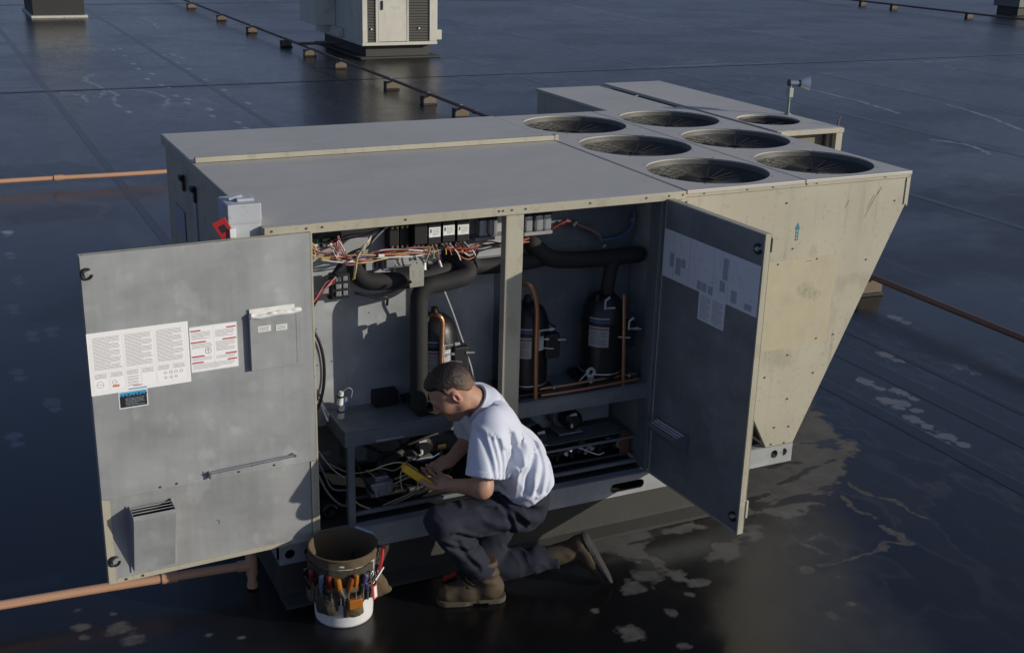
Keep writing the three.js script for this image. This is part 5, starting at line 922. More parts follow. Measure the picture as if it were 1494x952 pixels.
single('marker_pen', 'blue and white pen lying on the back rim of the bucket', 'pen', [cyl(onRim(2.65, 0.13, 0.405), onRim(2.05, 0.155, 0.392), 0.0065, 0.0065, 12), cyl(onRim(2.05, 0.155, 0.392), onRim(1.98, 0.158, 0.391), 0.0045, 0.003, 10)], std([0.35, 0.40, 0.62], 0.35));
// ---------------------------------------------------------------- surface from a distance field
function net(f, lo, hi, c, color) {
  const n = [0, 1, 2].map((k) => Math.ceil((hi[k] - lo[k]) / c) + 1), [nx, ny, nz] = n, val = new Float32Array(nx * ny * nz);
  const id = (i, j, k) => i + nx * (j + ny * k);
  for (let k = 0; k < nz; k++) for (let j = 0; j < ny; j++) for (let i = 0; i < nx; i++) val[id(i, j, k)] = f(lo[0] + i * c, lo[1] + j * c, lo[2] + k * c);
  const at = new Int32Array(nx * ny * nz).fill(-1), P = [], idx = [];
  for (let k = 0; k < nz - 1; k++) for (let j = 0; j < ny - 1; j++) for (let i = 0; i < nx - 1; i++) {
    let m = 0, s = [0, 0, 0], cnt = 0; const v = [];
    for (let q = 0; q < 8; q++) { v[q] = val[id(i + (q & 1), j + ((q >> 1) & 1), k + (q >> 2))]; if (v[q] < 0) m |= 1 << q; }
    if (m === 0 || m === 255) continue;
    for (const [a, b] of [[0, 1], [2, 3], [4, 5], [6, 7], [0, 2], [1, 3], [4, 6], [5, 7], [0, 4], [1, 5], [2, 6], [3, 7]]) {
      if ((v[a] < 0) === (v[b] < 0)) continue;
      const t = v[a] / (v[a] - v[b]); cnt++;
      for (let d = 0; d < 3; d++) { const pa = (a >> d) & 1, pb = (b >> d) & 1; s[d] += pa + (pb - pa) * t; }
    }
    at[id(i, j, k)] = P.length / 3; P.push(lo[0] + (i + s[0] / cnt) * c, lo[1] + (j + s[1] / cnt) * c, lo[2] + (k + s[2] / cnt) * c);
  }
  for (let k = 1; k < nz - 1; k++) for (let j = 1; j < ny - 1; j++) for (let i = 1; i < nx - 1; i++) {
    const a = val[id(i, j, k)] < 0;
    const quad = (b, p, q, r, s) => { if (a === b) return; if (p < 0 || q < 0 || r < 0 || s < 0) return; if (a) idx.push(p, q, r, p, r, s); else idx.push(p, r, q, p, s, r); };
    quad(val[id(i + 1, j, k)] < 0, at[id(i, j - 1, k - 1)], at[id(i, j, k - 1)], at[id(i, j, k)], at[id(i, j - 1, k)]);
    quad(val[id(i, j + 1, k)] < 0, at[id(i - 1, j, k - 1)], at[id(i - 1, j, k)], at[id(i, j, k)], at[id(i, j, k - 1)]);
    quad(val[id(i, j, k + 1)] < 0, at[id(i - 1, j - 1, k)], at[id(i, j - 1, k)], at[id(i, j, k)], at[id(i - 1, j, k)]);
  }
  const N = new Float32Array(P.length), UV = new Float32Array(P.length / 3 * 2), C = color ? new Float32Array(P.length) : null, e = c * 0.5;
  for (let i = 0; i < P.length; i += 3) {
    const [x, y, z] = [P[i], P[i + 1], P[i + 2]];
    const g = V(f(x + e, y, z) - f(x - e, y, z), f(x, y + e, z) - f(x, y - e, z), f(x, y, z + e) - f(x, y, z - e)).normalize();
    N[i] = g.x; N[i + 1] = g.y; N[i + 2] = g.z;
    UV[i / 3 * 2] = x + z * 0.6; UV[i / 3 * 2 + 1] = y;
    if (C) { const q = color(x, y, z); C[i] = q[0]; C[i + 1] = q[1]; C[i + 2] = q[2]; }
  }
  const g = new THREE.BufferGeometry();
  g.setAttribute('position', new THREE.Float32BufferAttribute(P, 3)); g.setAttribute('normal', new THREE.BufferAttribute(N, 3)); g.setAttribute('uv', new THREE.BufferAttribute(UV, 2));
  if (C) g.setAttribute('color', new THREE.BufferAttribute(C, 3));
  g.setIndex(idx); return g;
}
const smin = (a, b, k) => { const h = Math.max(k - Math.abs(a - b), 0) / k; return Math.min(a, b) - h * h * k * 0.25; };
const cap = (a, b, ra, rb = ra) => {
  const [ax, ay, az] = a, dx = b[0] - ax, dy = b[1] - ay, dz = b[2] - az, L = dx * dx + dy * dy + dz * dz || 1e-9;
  return (x, y, z) => { const t = clamp(((x - ax) * dx + (y - ay) * dy + (z - az) * dz) / L); return Math.hypot(x - ax - t * dx, y - ay - t * dy, z - az - t * dz) - (ra + (rb - ra) * t); };
};
const ell = (c, r) => (x, y, z) => { const a = (x - c[0]) / r[0], b = (y - c[1]) / r[1], d = (z - c[2]) / r[2], k0 = Math.hypot(a, b, d), k1 = Math.hypot(a / r[0], b / r[1], d / r[2]); return k1 < 1e-9 ? -Math.min(...r) : k0 * (k0 - 1) / k1; };
const blend = (list, k) => (x, y, z) => { let d = 1e9; for (const f of list) d = smin(d, f(x, y, z), k); return d; };
const add3 = (a, b, s = 1) => [a[0] + b[0] * s, a[1] + b[1] * s, a[2] + b[2] * s];
const dot3 = (a, b) => a[0] * b[0] + a[1] * b[1] + a[2] * b[2];
const unit3 = (a) => { const l = Math.hypot(...a); return a.map((v) => v / l); };
const cross3 = (a, b) => [a[1] * b[2] - a[2] * b[1], a[2] * b[0] - a[0] * b[2], a[0] * b[1] - a[1] * b[0]];
const frameFn = (f, o, X, Y, Z, s = 1) => (x, y, z) => { const p = [x - o[0], y - o[1], z - o[2]]; return s * f(dot3(p, X) / s, dot3(p, Y) / s, dot3(p, Z) / s); };
// ---------------------------------------------------------------- the technician, down on one knee
const FWD = unit3([-0.97, 0, -0.24]), LEFT = unit3([-0.24, 0, 0.97]);
const lateral = (c, h, r, r2 = r) => cap(add3(c, LEFT, -h), add3(c, LEFT, h), r, r2);
const J = { shL: [0.835, 0.942, 0.475], elL: [0.765, 0.69, 0.555], wrL: [0.692, 0.632, 0.372], shR: [0.865, 0.945, 0.168], elR: [0.93, 0.72, 0.085], wrR: [0.765, 0.672, 0.205],
  hipL: [1.035, 0.475, 0.415], knL: [0.628, 0.487, 0.425], anL: [0.865, 0.13, 0.392], hipR: [1.06, 0.475, 0.245], knR: [0.885, 0.098, 0.255], anR: [1.262, 0.145, 0.368] };
const HC = [0.712, 1.066, 0.318], PITCH = 0.72;
const HX = unit3(add3(FWD.map((v) => v * Math.cos(PITCH)), [0, 1, 0], -Math.sin(PITCH))), HZ = LEFT, HY = cross3(HX, HZ), HS = 1.0;
const headLocal = (() => {
  const base = blend([ell([-0.012, 0.022, 0], [0.102, 0.09, 0.078]), ell([0.03, -0.045, 0], [0.06, 0.075, 0.056]), cap([0.064, -0.098, -0.012], [0.064, -0.098, 0.012], 0.019), cap([0.06, -0.098, 0.01], [0.0, -0.07, 0.05], 0.018, 0.022), cap([0.06, -0.098, -0.01], [0.0, -0.07, -0.05], 0.018, 0.022)], 0.04);
  const nose = blend([cap([0.088, 0.004, 0], [0.112, -0.032, 0], 0.009, 0.0125), cap([0.102, -0.036, -0.011], [0.102, -0.036, 0.011], 0.0085)], 0.012);
  const brow = cap([0.083, 0.016, -0.034], [0.083, 0.016, 0.034], 0.0125), lips = blend([cap([0.088, -0.062, -0.017], [0.088, -0.062, 0.017], 0.007), cap([0.086, -0.073, -0.015], [0.086, -0.073, 0.015], 0.0075)], 0.004);
  const cheek = blend([ell([0.058, -0.028, 0.04], [0.028, 0.026, 0.02]), ell([0.058, -0.028, -0.04], [0.028, 0.026, 0.02])], 0.01);
  const sock = [ell([0.102, -0.004, 0.032], [0.018, 0.013, 0.018]), ell([0.102, -0.004, -0.032], [0.018, 0.013, 0.018])], eyes = [ell([0.082, -0.005, 0.031], [0.0125, 0.0125, 0.0125]), ell([0.082, -0.005, -0.031], [0.0125, 0.0125, 0.0125])];
  const ear = (s) => { const o = blend([ell([-0.012, -0.008, s * 0.081], [0.017, 0.03, 0.009]), cap([-0.006, -0.03, s * 0.076], [0.0, -0.005, s * 0.076], 0.009)], 0.01), hole = ell([-0.008, -0.008, s * 0.09], [0.009, 0.017, 0.009]); return (x, y, z) => Math.max(o(x, y, z), -hole(x, y, z)); };
  const eL = ear(1), eR = ear(-1);
  return (x, y, z) => {
    let d = base(x, y, z);
    d = smin(d, brow(x, y, z), 0.02); d = smin(d, cheek(x, y, z), 0.03);
    for (const s of sock) { const q = -s(x, y, z), h = Math.max(0.012 - Math.abs(d - q), 0) / 0.012; d = Math.max(d, q) + h * h * 0.003; }
    for (const e of eyes) d = Math.min(d, e(x, y, z));
    d = smin(d, nose(x, y, z), 0.014); d = smin(d, lips(x, y, z), 0.008);
    return smin(smin(d, eL(x, y, z), 0.008), eR(x, y, z), 0.008);
  };
})();
const headWorld = frameFn(headLocal, HC, HX, HY, HZ, HS);
const neckTop = add3(add3(HC, HX, -0.03), HY, -0.05), neckBase = [0.858, 0.965, 0.32];
const neckF = cap(neckTop, neckBase, 0.060, 0.066);
// hands: palm, four bent fingers of unequal length, thumb from the side of the palm
function hand(W, F, N, curls, thumbCurl) {
  F = unit3(F); N = unit3(add3(N, F, -dot3(N, F))); const S = cross3(N, F), list = [];
  const at = (f, s, n) => add3(add3(add3(W, F, f), S, s), N, n);
  list.push(cap(at(0.0, 0.0, 0), at(0.03, 0, 0), 0.026, 0.026));
  const palm = blend([cap(at(0.03, -0.022, 0), at(0.085, -0.030, 0), 0.0145, 0.0125), cap(at(0.03, -0.006, 0), at(0.090, -0.009, 0), 0.0155, 0.013), cap(at(0.03, 0.010, 0), at(0.092, 0.012, 0), 0.0155, 0.013), cap(at(0.032, 0.024, 0), at(0.088, 0.031, 0), 0.0155, 0.0125)], 0.018);
  const len = [[0.033, 0.021, 0.018], [0.042, 0.027, 0.021], [0.045, 0.030, 0.022], [0.040, 0.026, 0.020]], off = [-0.031, -0.010, 0.011, 0.031], rad = [0.0078, 0.0088, 0.0092, 0.0090];
  const fingers = [];
  for (let i = 0; i < 4; i++) {
    let p = at(0.086 + (i === 1 || i === 2 ? 0.006 : 0), off[i], 0), a = 0; const seg = [];
    for (let k = 0; k < 3; k++) { a += curls[i][k]; const d = add3(add3(F.map((v) => v * Math.cos(a)), N, Math.sin(a)), S, 0.05 * (i - 1.5)); const q = add3(p, unit3(d), len[i][k]); seg.push(cap(p, q, rad[i] * (1 - 0.1 * k), rad[i] * (0.93 - 0.1 * k))); p = q; }
    fingers.push(blend(seg, 0.006));
  }
  let tp = at(0.022, 0.028, 0.006), ta = 0.75; const th = [];
  for (let k = 0; k < 3; k++) { const l = [0.040, 0.032, 0.026][k]; const d = unit3(add3(add3(F.map((v) => v * Math.cos(ta)), S, Math.sin(ta)), N, thumbCurl * (0.5 + k * 0.3))); const q = add3(tp, d, l); th.push(cap(tp, q, 0.0125 - 0.0015 * k, 0.0115 - 0.0015 * k)); tp = q; ta -= 0.35; }
  const thumb = blend(th, 0.008), wrist = blend(list, 0.01);
  return (x, y, z) => { let d = smin(palm(x, y, z), wrist(x, y, z), 0.03); d = smin(d, thumb(x, y, z), 0.012); for (const f of fingers) d = smin(d, f(x, y, z), 0.005); return d; };
}
const handL = hand(J.wrL, [-0.35, -0.02, -0.9], [-0.45, 0.85, 0.15], [[0.6, 0.7, 0.5], [0.6, 0.75, 0.5], [0.55, 0.75, 0.5], [0.5, 0.7, 0.45]], 0.9);
const handR = hand(J.wrR, [-0.93, -0.10, 0.28], [-0.1, -1, 0.1], [[0.9, 1.0, 0.7], [0.85, 1.0, 0.7], [0.7, 0.9, 0.6], [0.22, 0.25, 0.15]], 0.5);
const bodyF = blend([
  lateral([0.90, 0.89, 0.32], 0.10, 0.082), lateral([0.872, 0.96, 0.32], 0.14, 0.038), lateral([0.96, 0.76, 0.325], 0.07, 0.075), lateral([1.05, 0.60, 0.33], 0.06, 0.085), lateral([1.06, 0.50, 0.33], 0.06, 0.085),
  cap(J.shL, J.elL, 0.050, 0.043), cap(J.elL, J.wrL, 0.044, 0.029), cap(J.shR, J.elR, 0.050, 0.043), cap(J.elR, J.wrR, 0.044, 0.029),
  cap(J.hipL, J.knL, 0.062, 0.046), cap(J.knL, J.anL, 0.045, 0.036), cap(J.hipR, J.knR, 0.062, 0.046), cap(J.knR, J.anR, 0.045, 0.036), neckF, ell(HC, [0.06, 0.06, 0.05])], 0.035);
const person = thing('person', 'man in pale blue short sleeved shirt and navy trousers kneeling with a yellow meter', 'person', [1.0, 0, 0.33]);
const skinTone = (x, y, z) => {
  const p = [x - HC[0], y - HC[1], z - HC[2]], l = [dot3(p, HX) / HS, dot3(p, HY) / HS, dot3(p, HZ) / HS];
  let c = [0.42, 0.235, 0.155];
  const near = (q, r) => clamp(1 - Math.hypot(l[0] - q[0], l[1] - q[1], Math.abs(l[2]) - q[2]) / r);
  const ear = near([-0.01, -0.008, 0.083], 0.04), lip = near([0.09, -0.067, 0.0], 0.022), cheek = near([0.07, -0.03, 0.04], 0.05), eye = near([0.09, -0.004, 0.031], 0.011), brow = near([0.09, 0.018, 0.032], 0.014);
  c = c.map((v, k) => v * (1 + [0.18, -0.12, -0.1][k] * (ear + 0.5 * cheek) + [-0.05, -0.35, -0.3][k] * Math.min(1, 2 * lip)));
  if (Math.hypot(...l) < 0.16) { const beard = sstep(-0.04, -0.07, l[1]) * sstep(-0.03, 0.0, l[0]) * 0.25; c = c.map((v) => v * (1 - beard)); }
  if (eye > 0.2) c = [0.45, 0.42, 0.40]; if (eye > 0.62) c = [0.03, 0.02, 0.015];
  if (brow > 0.25) c = [0.05, 0.035, 0.025];
  const m = 0.82 + 0.22 * noise3(x * 60, y * 60, z * 60) + 0.16 * noise3(x * 210, y * 210, z * 210); return c.map((v) => v * m);
};
const skinMat = new THREE.MeshPhysicalMaterial({ color: 0xffffff, vertexColors: true, roughness: 0.5, sheen: 0.15, sheenRoughness: 0.6 });
{
  const parts = [
    net(bodyF, [0.5, 0.02, 0.02], [1.36, 1.12, 0.62], 0.0115, skinTone),
    net((x, y, z) => smin(headWorld(x, y, z), neckF(x, y, z), 0.03), [0.56, 0.93, 0.19], [0.90, 1.26, 0.45], 0.0036, skinTone),
    net((x, y, z) => smin(handL(x, y, z), cap(J.elL, J.wrL, 0.044, 0.029)(x, y, z), 0.01), [0.52, 0.50, 0.17], [0.76, 0.74, 0.43], 0.0032, skinTone),
    net((x, y, z) => smin(handR(x, y, z), cap(J.elR, J.wrR, 0.044, 0.029)(x, y, z), 0.01), [0.56, 0.55, 0.12], [0.82, 0.76, 0.34], 0.0032, skinTone)];
  const g = mergeGeometries(parts.map((q) => q.toNonIndexed()), false);
  part(person, 'body', g, skinMat);
}
{ // short hair with clipped sides
  const cut = (x, y, z) => {
    const hl = 0.052 - 0.55 * Math.max(0, x - 0.02) * 0 ;
    // above the hairline: forehead in front, round the ear at the side, down to the nape behind
    const front = x > 0.03 ? 0.062 + (x - 0.03) * 0.15 : x > -0.035 ? 0.012 * sstep(-0.03, 0.0, x) + sstep(0.004, 0.03, x) * 0.05 : -0.045 * sstep(-0.035, -0.07, x);
    const side = Math.abs(z) > 0.05 ? 0.024 * sstep(-0.04, -0.025, x) * sstep(0.012, -0.002, x) - 0.010 * sstep(0.0, 0.01, x) * sstep(0.034, 0.022, x) : 0;
    return y - (front + side) + hl * 0;
  };
  const f = (x, y, z) => {
    const ed = cut(x, y, z), h = (0.003 + 0.010 * sstep(0.03, 0.09, y) + 0.006 * sstep(0.0, 0.07, x)) * sstep(-0.002, 0.03, ed) - 0.0015 * sstep(0.012, 0.0, ed), fuzz = 0.0028 * (noise3(x * 260, y * 120, z * 260) - 0.5) + 0.004 * (noise3(x * 70, y * 50, z * 70) - 0.5);
    const skull = smin(ell([-0.012, 0.022, 0], [0.102 + h, 0.09 + h, 0.078 + h])(x, y, z), ell([-0.045, -0.03, 0], [0.05 + h, 0.06, 0.05 + h])(x, y, z), 0.03);
    return Math.max(skull + fuzz, -ed + 0.012 * (noise3(x * 90, y * 90, z * 90) - 0.5) + 0.006 * (noise3(x * 220, y * 220, z * 220) - 0.5), ell([-0.012, 0.022, 0], [0.09, 0.08, 0.066])(x, y, z) * -1);
  };
  const fw = frameFn(f, HC, HX, HY, HZ, HS);
  const tone = (x, y, z) => { const p = [x - HC[0], y - HC[1], z - HC[2]], v = dot3(p, HY), k = 0.75 + 0.5 * noise3(x * 120, y * 60, z * 120), side = sstep(0.06, -0.03, v); return [(0.022 + 0.13 * side) * k, (0.0145 + 0.068 * side) * k, (0.010 + 0.040 * side) * k]; };
  part(person, 'hair', net(fw, [0.55, 0.95, 0.19], [0.90, 1.28, 0.45], 0.0034, tone), new THREE.MeshStandardMaterial({ color: 0xffffff, vertexColors: true, roughness: 0.65 }));
}
// creases seen from the near side: soft valleys with a ridge beside them
const CREASE = [[[0.962, 0.832], [0.913, 0.75], [0.837, 0.687], 0.016, 0.022], [[0.915, 0.901], [0.941, 0.807], [0.95, 0.76], 0.012, 0.014], [[1.035, 0.777], [1.0, 0.698], [0.985, 0.615], 0.014, 0.014], [[1.093, 0.809], [1.072, 0.711], [1.04, 0.613], 0.013, 0.013], [[1.135, 0.69], [1.11, 0.65], [1.09, 0.60], 0.010, 0.012], [[0.93, 0.72], [0.92, 0.66], [0.92, 0.60], 0.010, 0.012]];
const SLEEVE = [[[0.829, 0.906], [0.844, 0.805], [0.833, 0.724], 0.013, 0.012], [[0.768, 0.936], [0.781, 0.83], [0.785, 0.755], 0.009, 0.012], [[0.80, 0.92], [0.812, 0.82], [0.806, 0.73], 0.008, 0.009], [[0.86, 0.86], [0.87, 0.79], [0.865, 0.73], 0.010, 0.010]];
const LEGS = [[[0.857, 0.591], [0.945, 0.504], [0.999, 0.441], 0.014, 0.014], [[0.663, 0.455], [0.799, 0.374], [0.919, 0.365], 0.014, 0.013], [[0.598, 0.417], [0.732, 0.336], [0.816, 0.335], 0.012, 0.012], [[0.616, 0.57], [0.748, 0.535], [0.86, 0.535], 0.007, 0.012], [[0.90, 0.55], [0.93, 0.47], [0.95, 0.40], 0.010, 0.012], [[0.68, 0.40], [0.74, 0.30], [0.80, 0.23], 0.009, 0.012]];
function creases(list, x, y) {
  let s = 0;
  for (const [a, b, c, depth, w] of list) {
    let best = 1e9, side = 1;
    for (const [p, q] of [[a, b], [b, c]]) { const ex = q[0] - p[0], ey = q[1] - p[1], t = clamp(((x - p[0]) * ex + (y - p[1]) * ey) / (ex * ex + ey * ey)), dx = x - p[0] - t * ex, dy = y - p[1] - t * ey, r = Math.hypot(dx, dy); if (r < best) { best = r; side = ex * dy - ey * dx > 0 ? 1 : -1; } }
    s += depth * Math.exp(-(best * best) / (w * w)) - depth * 0.55 * Math.exp(-((best * side - 1.7 * w) ** 2) / (w * w));
  }
  return s;
}
{ // shirt
  const sleeveDirL = unit3(add3(J.elL, J.shL, -1)), sleeveDirR = unit3(add3(J.elR, J.shR, -1));
  const slL = cap(add3(J.shL, [0.005, 0.0, -0.01]), add3(J.shL, sleeveDirL, 0.30), 0.078, 0.096), slR = cap(J.shR, add3(J.shR, sleeveDirR, 0.30), 0.076, 0.088);
  const torso = blend([lateral([0.905, 0.892, 0.32], 0.10, 0.108), lateral([0.868, 0.968, 0.32], 0.128, 0.054), lateral([0.965, 0.765, 0.325], 0.085, 0.118), lateral([1.035, 0.65, 0.33], 0.085, 0.132), lateral([1.072, 0.60, 0.33], 0.08, 0.114)], 0.08);
  const spine = unit3([-0.26, 0.46, 0]);
  const f = (x, y, z) => {
    // folds: gathered above the belt, drawn from the armpit, loose across the back
    const s = (x - 1.06) * spine[0] + (y - 0.56) * spine[1];
    const w1 = Math.sin(22 * (x * 0.8 + z * 0.5) + 5 * y + 4 * noise3(x * 5, y * 5, z * 5)) * 0.011 * sstep(0.36, 0.06, s);
    const w2 = 0.026 * (noise3(x * 10 + y * 7, y * 3, z * 12) - 0.5) + 0.016 * Math.abs(noise3(x * 20 + y * 12, y * 5, z * 24) - 0.5);
    const w4 = z > 0.33 ? creases(CREASE, x, y) * sstep(0.33, 0.42, z) : 0, dL = Math.hypot(x - 0.86, y - 0.86, z - 0.44), w3 = 0.0025 * Math.sin(38 * Math.atan2(y - 0.86, x - 0.86) * 0.35 + 12 * dL) * sstep(0.24, 0.06, dL) * sstep(0.03, 0.10, dL);
    let d = torso(x, y, z) + w1 + w2 + w4;
    d = Math.max(d, -(s + 0.005) - 0.006 * Math.sin(z * 30));           // hem, pulled in at the belt
    const aL = (x - J.shL[0]) * sleeveDirL[0] + (y - J.shL[1]) * sleeveDirL[1] + (z - J.shL[2]) * sleeveDirL[2], aR = (x - J.shR[0]) * sleeveDirR[0] + (y - J.shR[1]) * sleeveDirR[1] + (z - J.shR[2]) * sleeveDirR[2];
    const fold = 0.010 * Math.sin(30 * (x * 0.9 + z * 0.35) + 6 * noise3(x * 7, y * 3, z * 7)) * sstep(0.0, 0.12, aL) + 0.010 * (noise3(x * 16, y * 5, z * 16) - 0.5);
    const L = Math.max(slL(x, y, z) + fold + creases(SLEEVE, x, y) * sstep(0.44, 0.5, z) + 0.0025 * sstep(0.2, 0.197, aL), aL - 0.226), R = Math.max(slR(x, y, z) + fold, aR - 0.225);
    d = smin(d, L, 0.03) + 0 * w3; d = smin(d, R, 0.035);
    const nk = neckF(x, y, z) - 0.010, up = dot3([x - neckBase[0], y - neckBase[1], z - neckBase[2]], unit3(add3(neckTop, neckBase, -1)));
    return Math.max(d, -Math.max(nk, 0.015 - up), Math.min(up - 0.026, 0.07 - neckF(x, y, z)));
  };
  const shirtMat = new THREE.MeshPhysicalMaterial({ color: rgb(0.63, 0.665, 0.77), roughness: 0.85, sheen: 0.25, sheenRoughness: 0.5, bumpMap: weaveBump, bumpScale: 0.0003 });
  const shirt = part(person, 'shirt', net(f, [0.60, 0.52, 0.03], [1.28, 1.10, 0.66], 0.0075), shirtMat);
  const ax = unit3(add3(neckTop, neckBase, -1)), throat = unit3(add3(FWD, ax, -dot3(FWD, ax))), col = (x, y, z) => {
    const p = [x - neckBase[0], y - neckBase[1], z - neckBase[2]], up = dot3(p, ax), d = neckF(x, y, z), flare = 0.013 + 0.020 * sstep(0.07, 0.0, up);
    const shell = Math.abs(d - flare) - 0.006;
    const tall = 0.062 - 0.018 * sstep(0.0, 0.06, dot3(p, throat)), open = dot3(p, throat) - 0.046 - 0.012 * sstep(0.07, 0.0, up);
    return Math.max(shell, up - tall, -0.012 - up, open);
  };
  const g = net(col, [0.70, 0.88, 0.18], [1.0, 1.16, 0.46], 0.0034); if (g.index.count) part(shirt, 'collar', g, shirtMat);
}
{ // trousers
  const list = [lateral([1.062, 0.50, 0.33], 0.075, 0.128), lateral([1.06, 0.575, 0.33], 0.075, 0.112), cap(J.hipL, J.knL, 0.098, 0.080), cap(J.hipR, J.knR, 0.100, 0.082)];
  const shins = [cap(add3(J.knL, [0, 0, 0]), add3(J.anL, [-0.005, 0.03, 0]), 0.079, 0.066), cap(J.knR, add3(J.anR, [-0.02, -0.006, -0.006]), 0.078, 0.066)];
  const a = blend(list, 0.05), b = shins;
  const dirL = unit3(add3(J.anL, J.knL, -1)), dirR = unit3(add3(J.anR, J.knR, -1));
  const along = (p, o, d) => (p[0] - o[0]) * d[0] + (p[1] - o[1]) * d[1] + (p[2] - o[2]) * d[2];
  const f = (x, y, z) => {
    const p = [x, y, z], tL = along(p, J.knL, dirL), tR = along(p, J.knR, dirR);
    const fold = 0.020 * (noise3(x * 10, y * 10, z * 8) - 0.5) + 0.018 * Math.abs(noise3(x * 22 + y * 9, y * 20, z * 12) - 0.5);
    const bunch = 0.006 * Math.sin(58 * tL + 5 * noise3(x * 8, y * 8, z * 8)) * sstep(0.18, 0.36, tL), bunchR = 0.006 * Math.sin(52 * tR + 5 * noise3(x * 8, y * 8, z * 8)) * sstep(0.1, 0.3, tR);
    const hipL = Math.hypot(x - 0.97, y - 0.52, z - 0.45), crease = 0.009 * Math.sin(70 * (y - 0.52 + (x - 0.97) * 0.5)) * sstep(0.22, 0.05, hipL), kneeL = 0.009 * Math.sin(60 * ((x - 0.66) * 0.7 + (y - 0.4) * 0.7)) * sstep(0.16, 0.04, Math.hypot(x - 0.71, y - 0.41, z - 0.45));
    let d = a(x, y, z) + fold + crease; const lg = creases(LEGS, x, y) * sstep(0.36, 0.44, z); d += lg;
    const sL = Math.max(b[0](x, y, z) + fold + bunch + kneeL + lg, tL - 0.40 - 0.008 * Math.sin(z * 40)), sR = Math.max(b[1](x, y, z) + fold + bunchR, tR - 0.392);
    d = smin(d, sL, 0.03); d = smin(d, sR, 0.03);
    return Math.max(d, y - 0.62, 0.008 - y);
  };
  const navy = std([0.012, 0.0145, 0.029], 0.88, 0, { bumpMap: weaveBump, bumpScale: 0.0004 });
  part(person, 'trousers', net(f, [0.50, 0.0, 0.09], [1.32, 0.66, 0.56], 0.0078), navy);
}
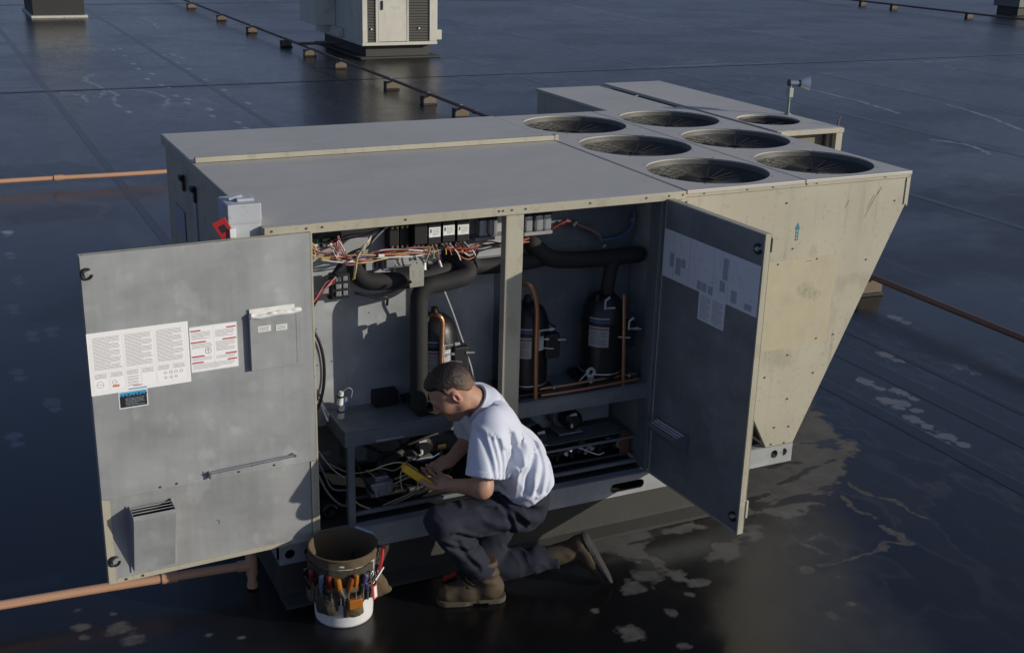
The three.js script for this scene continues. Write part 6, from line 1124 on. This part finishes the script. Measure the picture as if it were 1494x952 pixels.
{ // work boots
  const leather = std([0.07, 0.05, 0.028], 0.75, 0, { map: dirtMap, bumpMap: rippleBump, bumpScale: 0.002 }), solemat = std([0.075, 0.066, 0.045], 0.85);
  const up = blend([cap([0.915, 0.068, 0.386], [0.90, 0.075, 0.385], 0.048), cap([0.88, 0.075, 0.382], [0.79, 0.060, 0.352], 0.050, 0.048), cap([0.79, 0.055, 0.352], [0.705, 0.050, 0.327], 0.050, 0.043), cap([0.885, 0.09, 0.388], [0.862, 0.205, 0.392], 0.055, 0.060)], 0.035);
  const b = part(person, 'boot', net((x, y, z) => Math.max(up(x, y, z) + 0.006 * (noise3(x * 30, y * 30, z * 30) - 0.5) + 0.003 * Math.sin(y * 130 + 30 * x) * sstep(0.09, 0.15, y), 0.022 - y, y - 0.232), [0.62, 0.0, 0.25], [1.0, 0.26, 0.48], 0.0055), leather);
  const flat = (x, y, z) => { const r = Math.min(cap([0.925, 0, 0.388], [0.85, 0, 0.37], 0.047)(x, 0, z), cap([0.85, 0, 0.37], [0.775, 0, 0.346], 0.042, 0.046)(x, 0, z), cap([0.775, 0, 0.346], [0.70, 0, 0.325], 0.052, 0.048)(x, 0, z)); const arch = x > 0.80 && x < 0.87 ? 0.009 : 0; return Math.max(r, 0.001 + arch - y, y - 0.027); };
  part(b, 'sole', net(flat, [0.62, -0.01, 0.25], [1.0, 0.05, 0.46], 0.0045), solemat);
  for (let k = 0; k < 4; k++) { const c = [0.822 - 0.012 * k + 0.045 * (k > 1 ? 0 : 0), 0.135 - 0.018 * k, 0.372 - 0.006 * k]; part(b, 'lace', tube([add3(c, LEFT, 0.045), add3(add3(c, FWD, 0.028), [0, 0.012, 0]), add3(c, LEFT, -0.045)], 0.003, 14, 6), std([0.2, 0.14, 0.07], 0.8)); }
  const H = [1.352, 0.212, 0.408], T2 = [1.468, 0.052, 0.482], sN = unit3([0.78, 0.48, 0.38]);
  const up2 = blend([cap(H, [1.39, 0.15, 0.430], 0.046, 0.047), cap([1.39, 0.15, 0.430], T2, 0.047, 0.041), cap([1.225, 0.142, 0.356], [1.30, 0.165, 0.382], 0.055, 0.052)], 0.035);
  const pl = (x, y, z) => (x - H[0]) * sN[0] + (y - H[1]) * sN[1] + (z - H[2]) * sN[2];
  const b2 = part(person, 'boot', net((x, y, z) => Math.max(up2(x, y, z) + 0.006 * (noise3(x * 30, y * 30, z * 30) - 0.5), pl(x, y, z) - 0.032, 0.004 - y), [1.12, -0.01, 0.24], [1.56, 0.3, 0.58], 0.0058), leather);
  part(b2, 'sole', net((x, y, z) => Math.max(Math.min(cap(add3(H, sN, 0.02), add3([1.40, 0.145, 0.437], sN, 0.02), 0.047, 0.046)(x, y, z), cap(add3([1.40, 0.145, 0.437], sN, 0.02), add3(T2, sN, 0.016), 0.050, 0.046)(x, y, z)), Math.abs(pl(x, y, z) - 0.044) - 0.0125, 0.001 - y), [1.2, -0.02, 0.3], [1.62, 0.36, 0.62], 0.005), std([0.03, 0.028, 0.025], 0.8));
}
// ---------------------------------------------------------------- the yellow multimeter in his hands
{
  const A = [0.528, 0.712, 0.24], B = [0.655, 0.612, 0.29], ax = unit3(add3(B, A, -1)), L = Math.hypot(...add3(B, A, -1));
  let N = unit3([0.35, 0.9, -0.1]); N = unit3(add3(N, ax, -dot3(N, ax))); const W = cross3(ax, N);
  const m4 = new THREE.Matrix4().makeBasis(V(...W), V(...ax), V(...N)).setPosition(...A);
  const t = thing('multimeter', 'yellow handheld multimeter held in both hands of the kneeling man', 'multimeter', A);
  const put = (g) => g.applyMatrix4(m4);
  part(t, 'case', put(box(-0.040, 0.040, 0, L, -0.034, 0.002, 0.009)), std([0.78, 0.47, 0.02], 0.45));
  part(t, 'face_plate', put(box(-0.032, 0.032, 0.006, L - 0.006, 0.0, 0.0045, 0.002)), std([0.20, 0.12, 0.02], 0.5));
  part(t, 'display', put(box(-0.025, 0.025, 0.012, 0.045, 0.0046, 0.006, 0.0006)), std([0.22, 0.24, 0.20], 0.25));
  part(t, 'dial', put(cyl([0, 0.088, 0.0046], [0, 0.088, 0.012], 0.017, 0.015, 20)), M.black);
  for (let k = 0; k < 3; k++) part(t, 'button', put(box(-0.02 + k * 0.015, -0.01 + k * 0.015, 0.052, 0.060, 0.0046, 0.0075, 0.001)), M.amber);
  const lead = std([0.42, 0.38, 0.22], 0.5);
  part(t, 'test_lead', tube([A, add3(A, [-0.04, 0.015, 0.005]), [0.44, 0.70, 0.20], [0.40, 0.66, 0.15], [0.42, 0.60, 0.02], [0.48, 0.52, -0.10], [0.52, 0.47, -0.14]], 0.0032, 50, 6), lead);
  part(t, 'test_lead', tube([add3(A, W, 0.015), [0.505, 0.66, 0.24], [0.52, 0.58, 0.22], [0.58, 0.50, 0.10], [0.62, 0.42, -0.05], [0.60, 0.38, -0.12]], 0.0032, 50, 6), lead);
}
renderer.render(scene, camera);
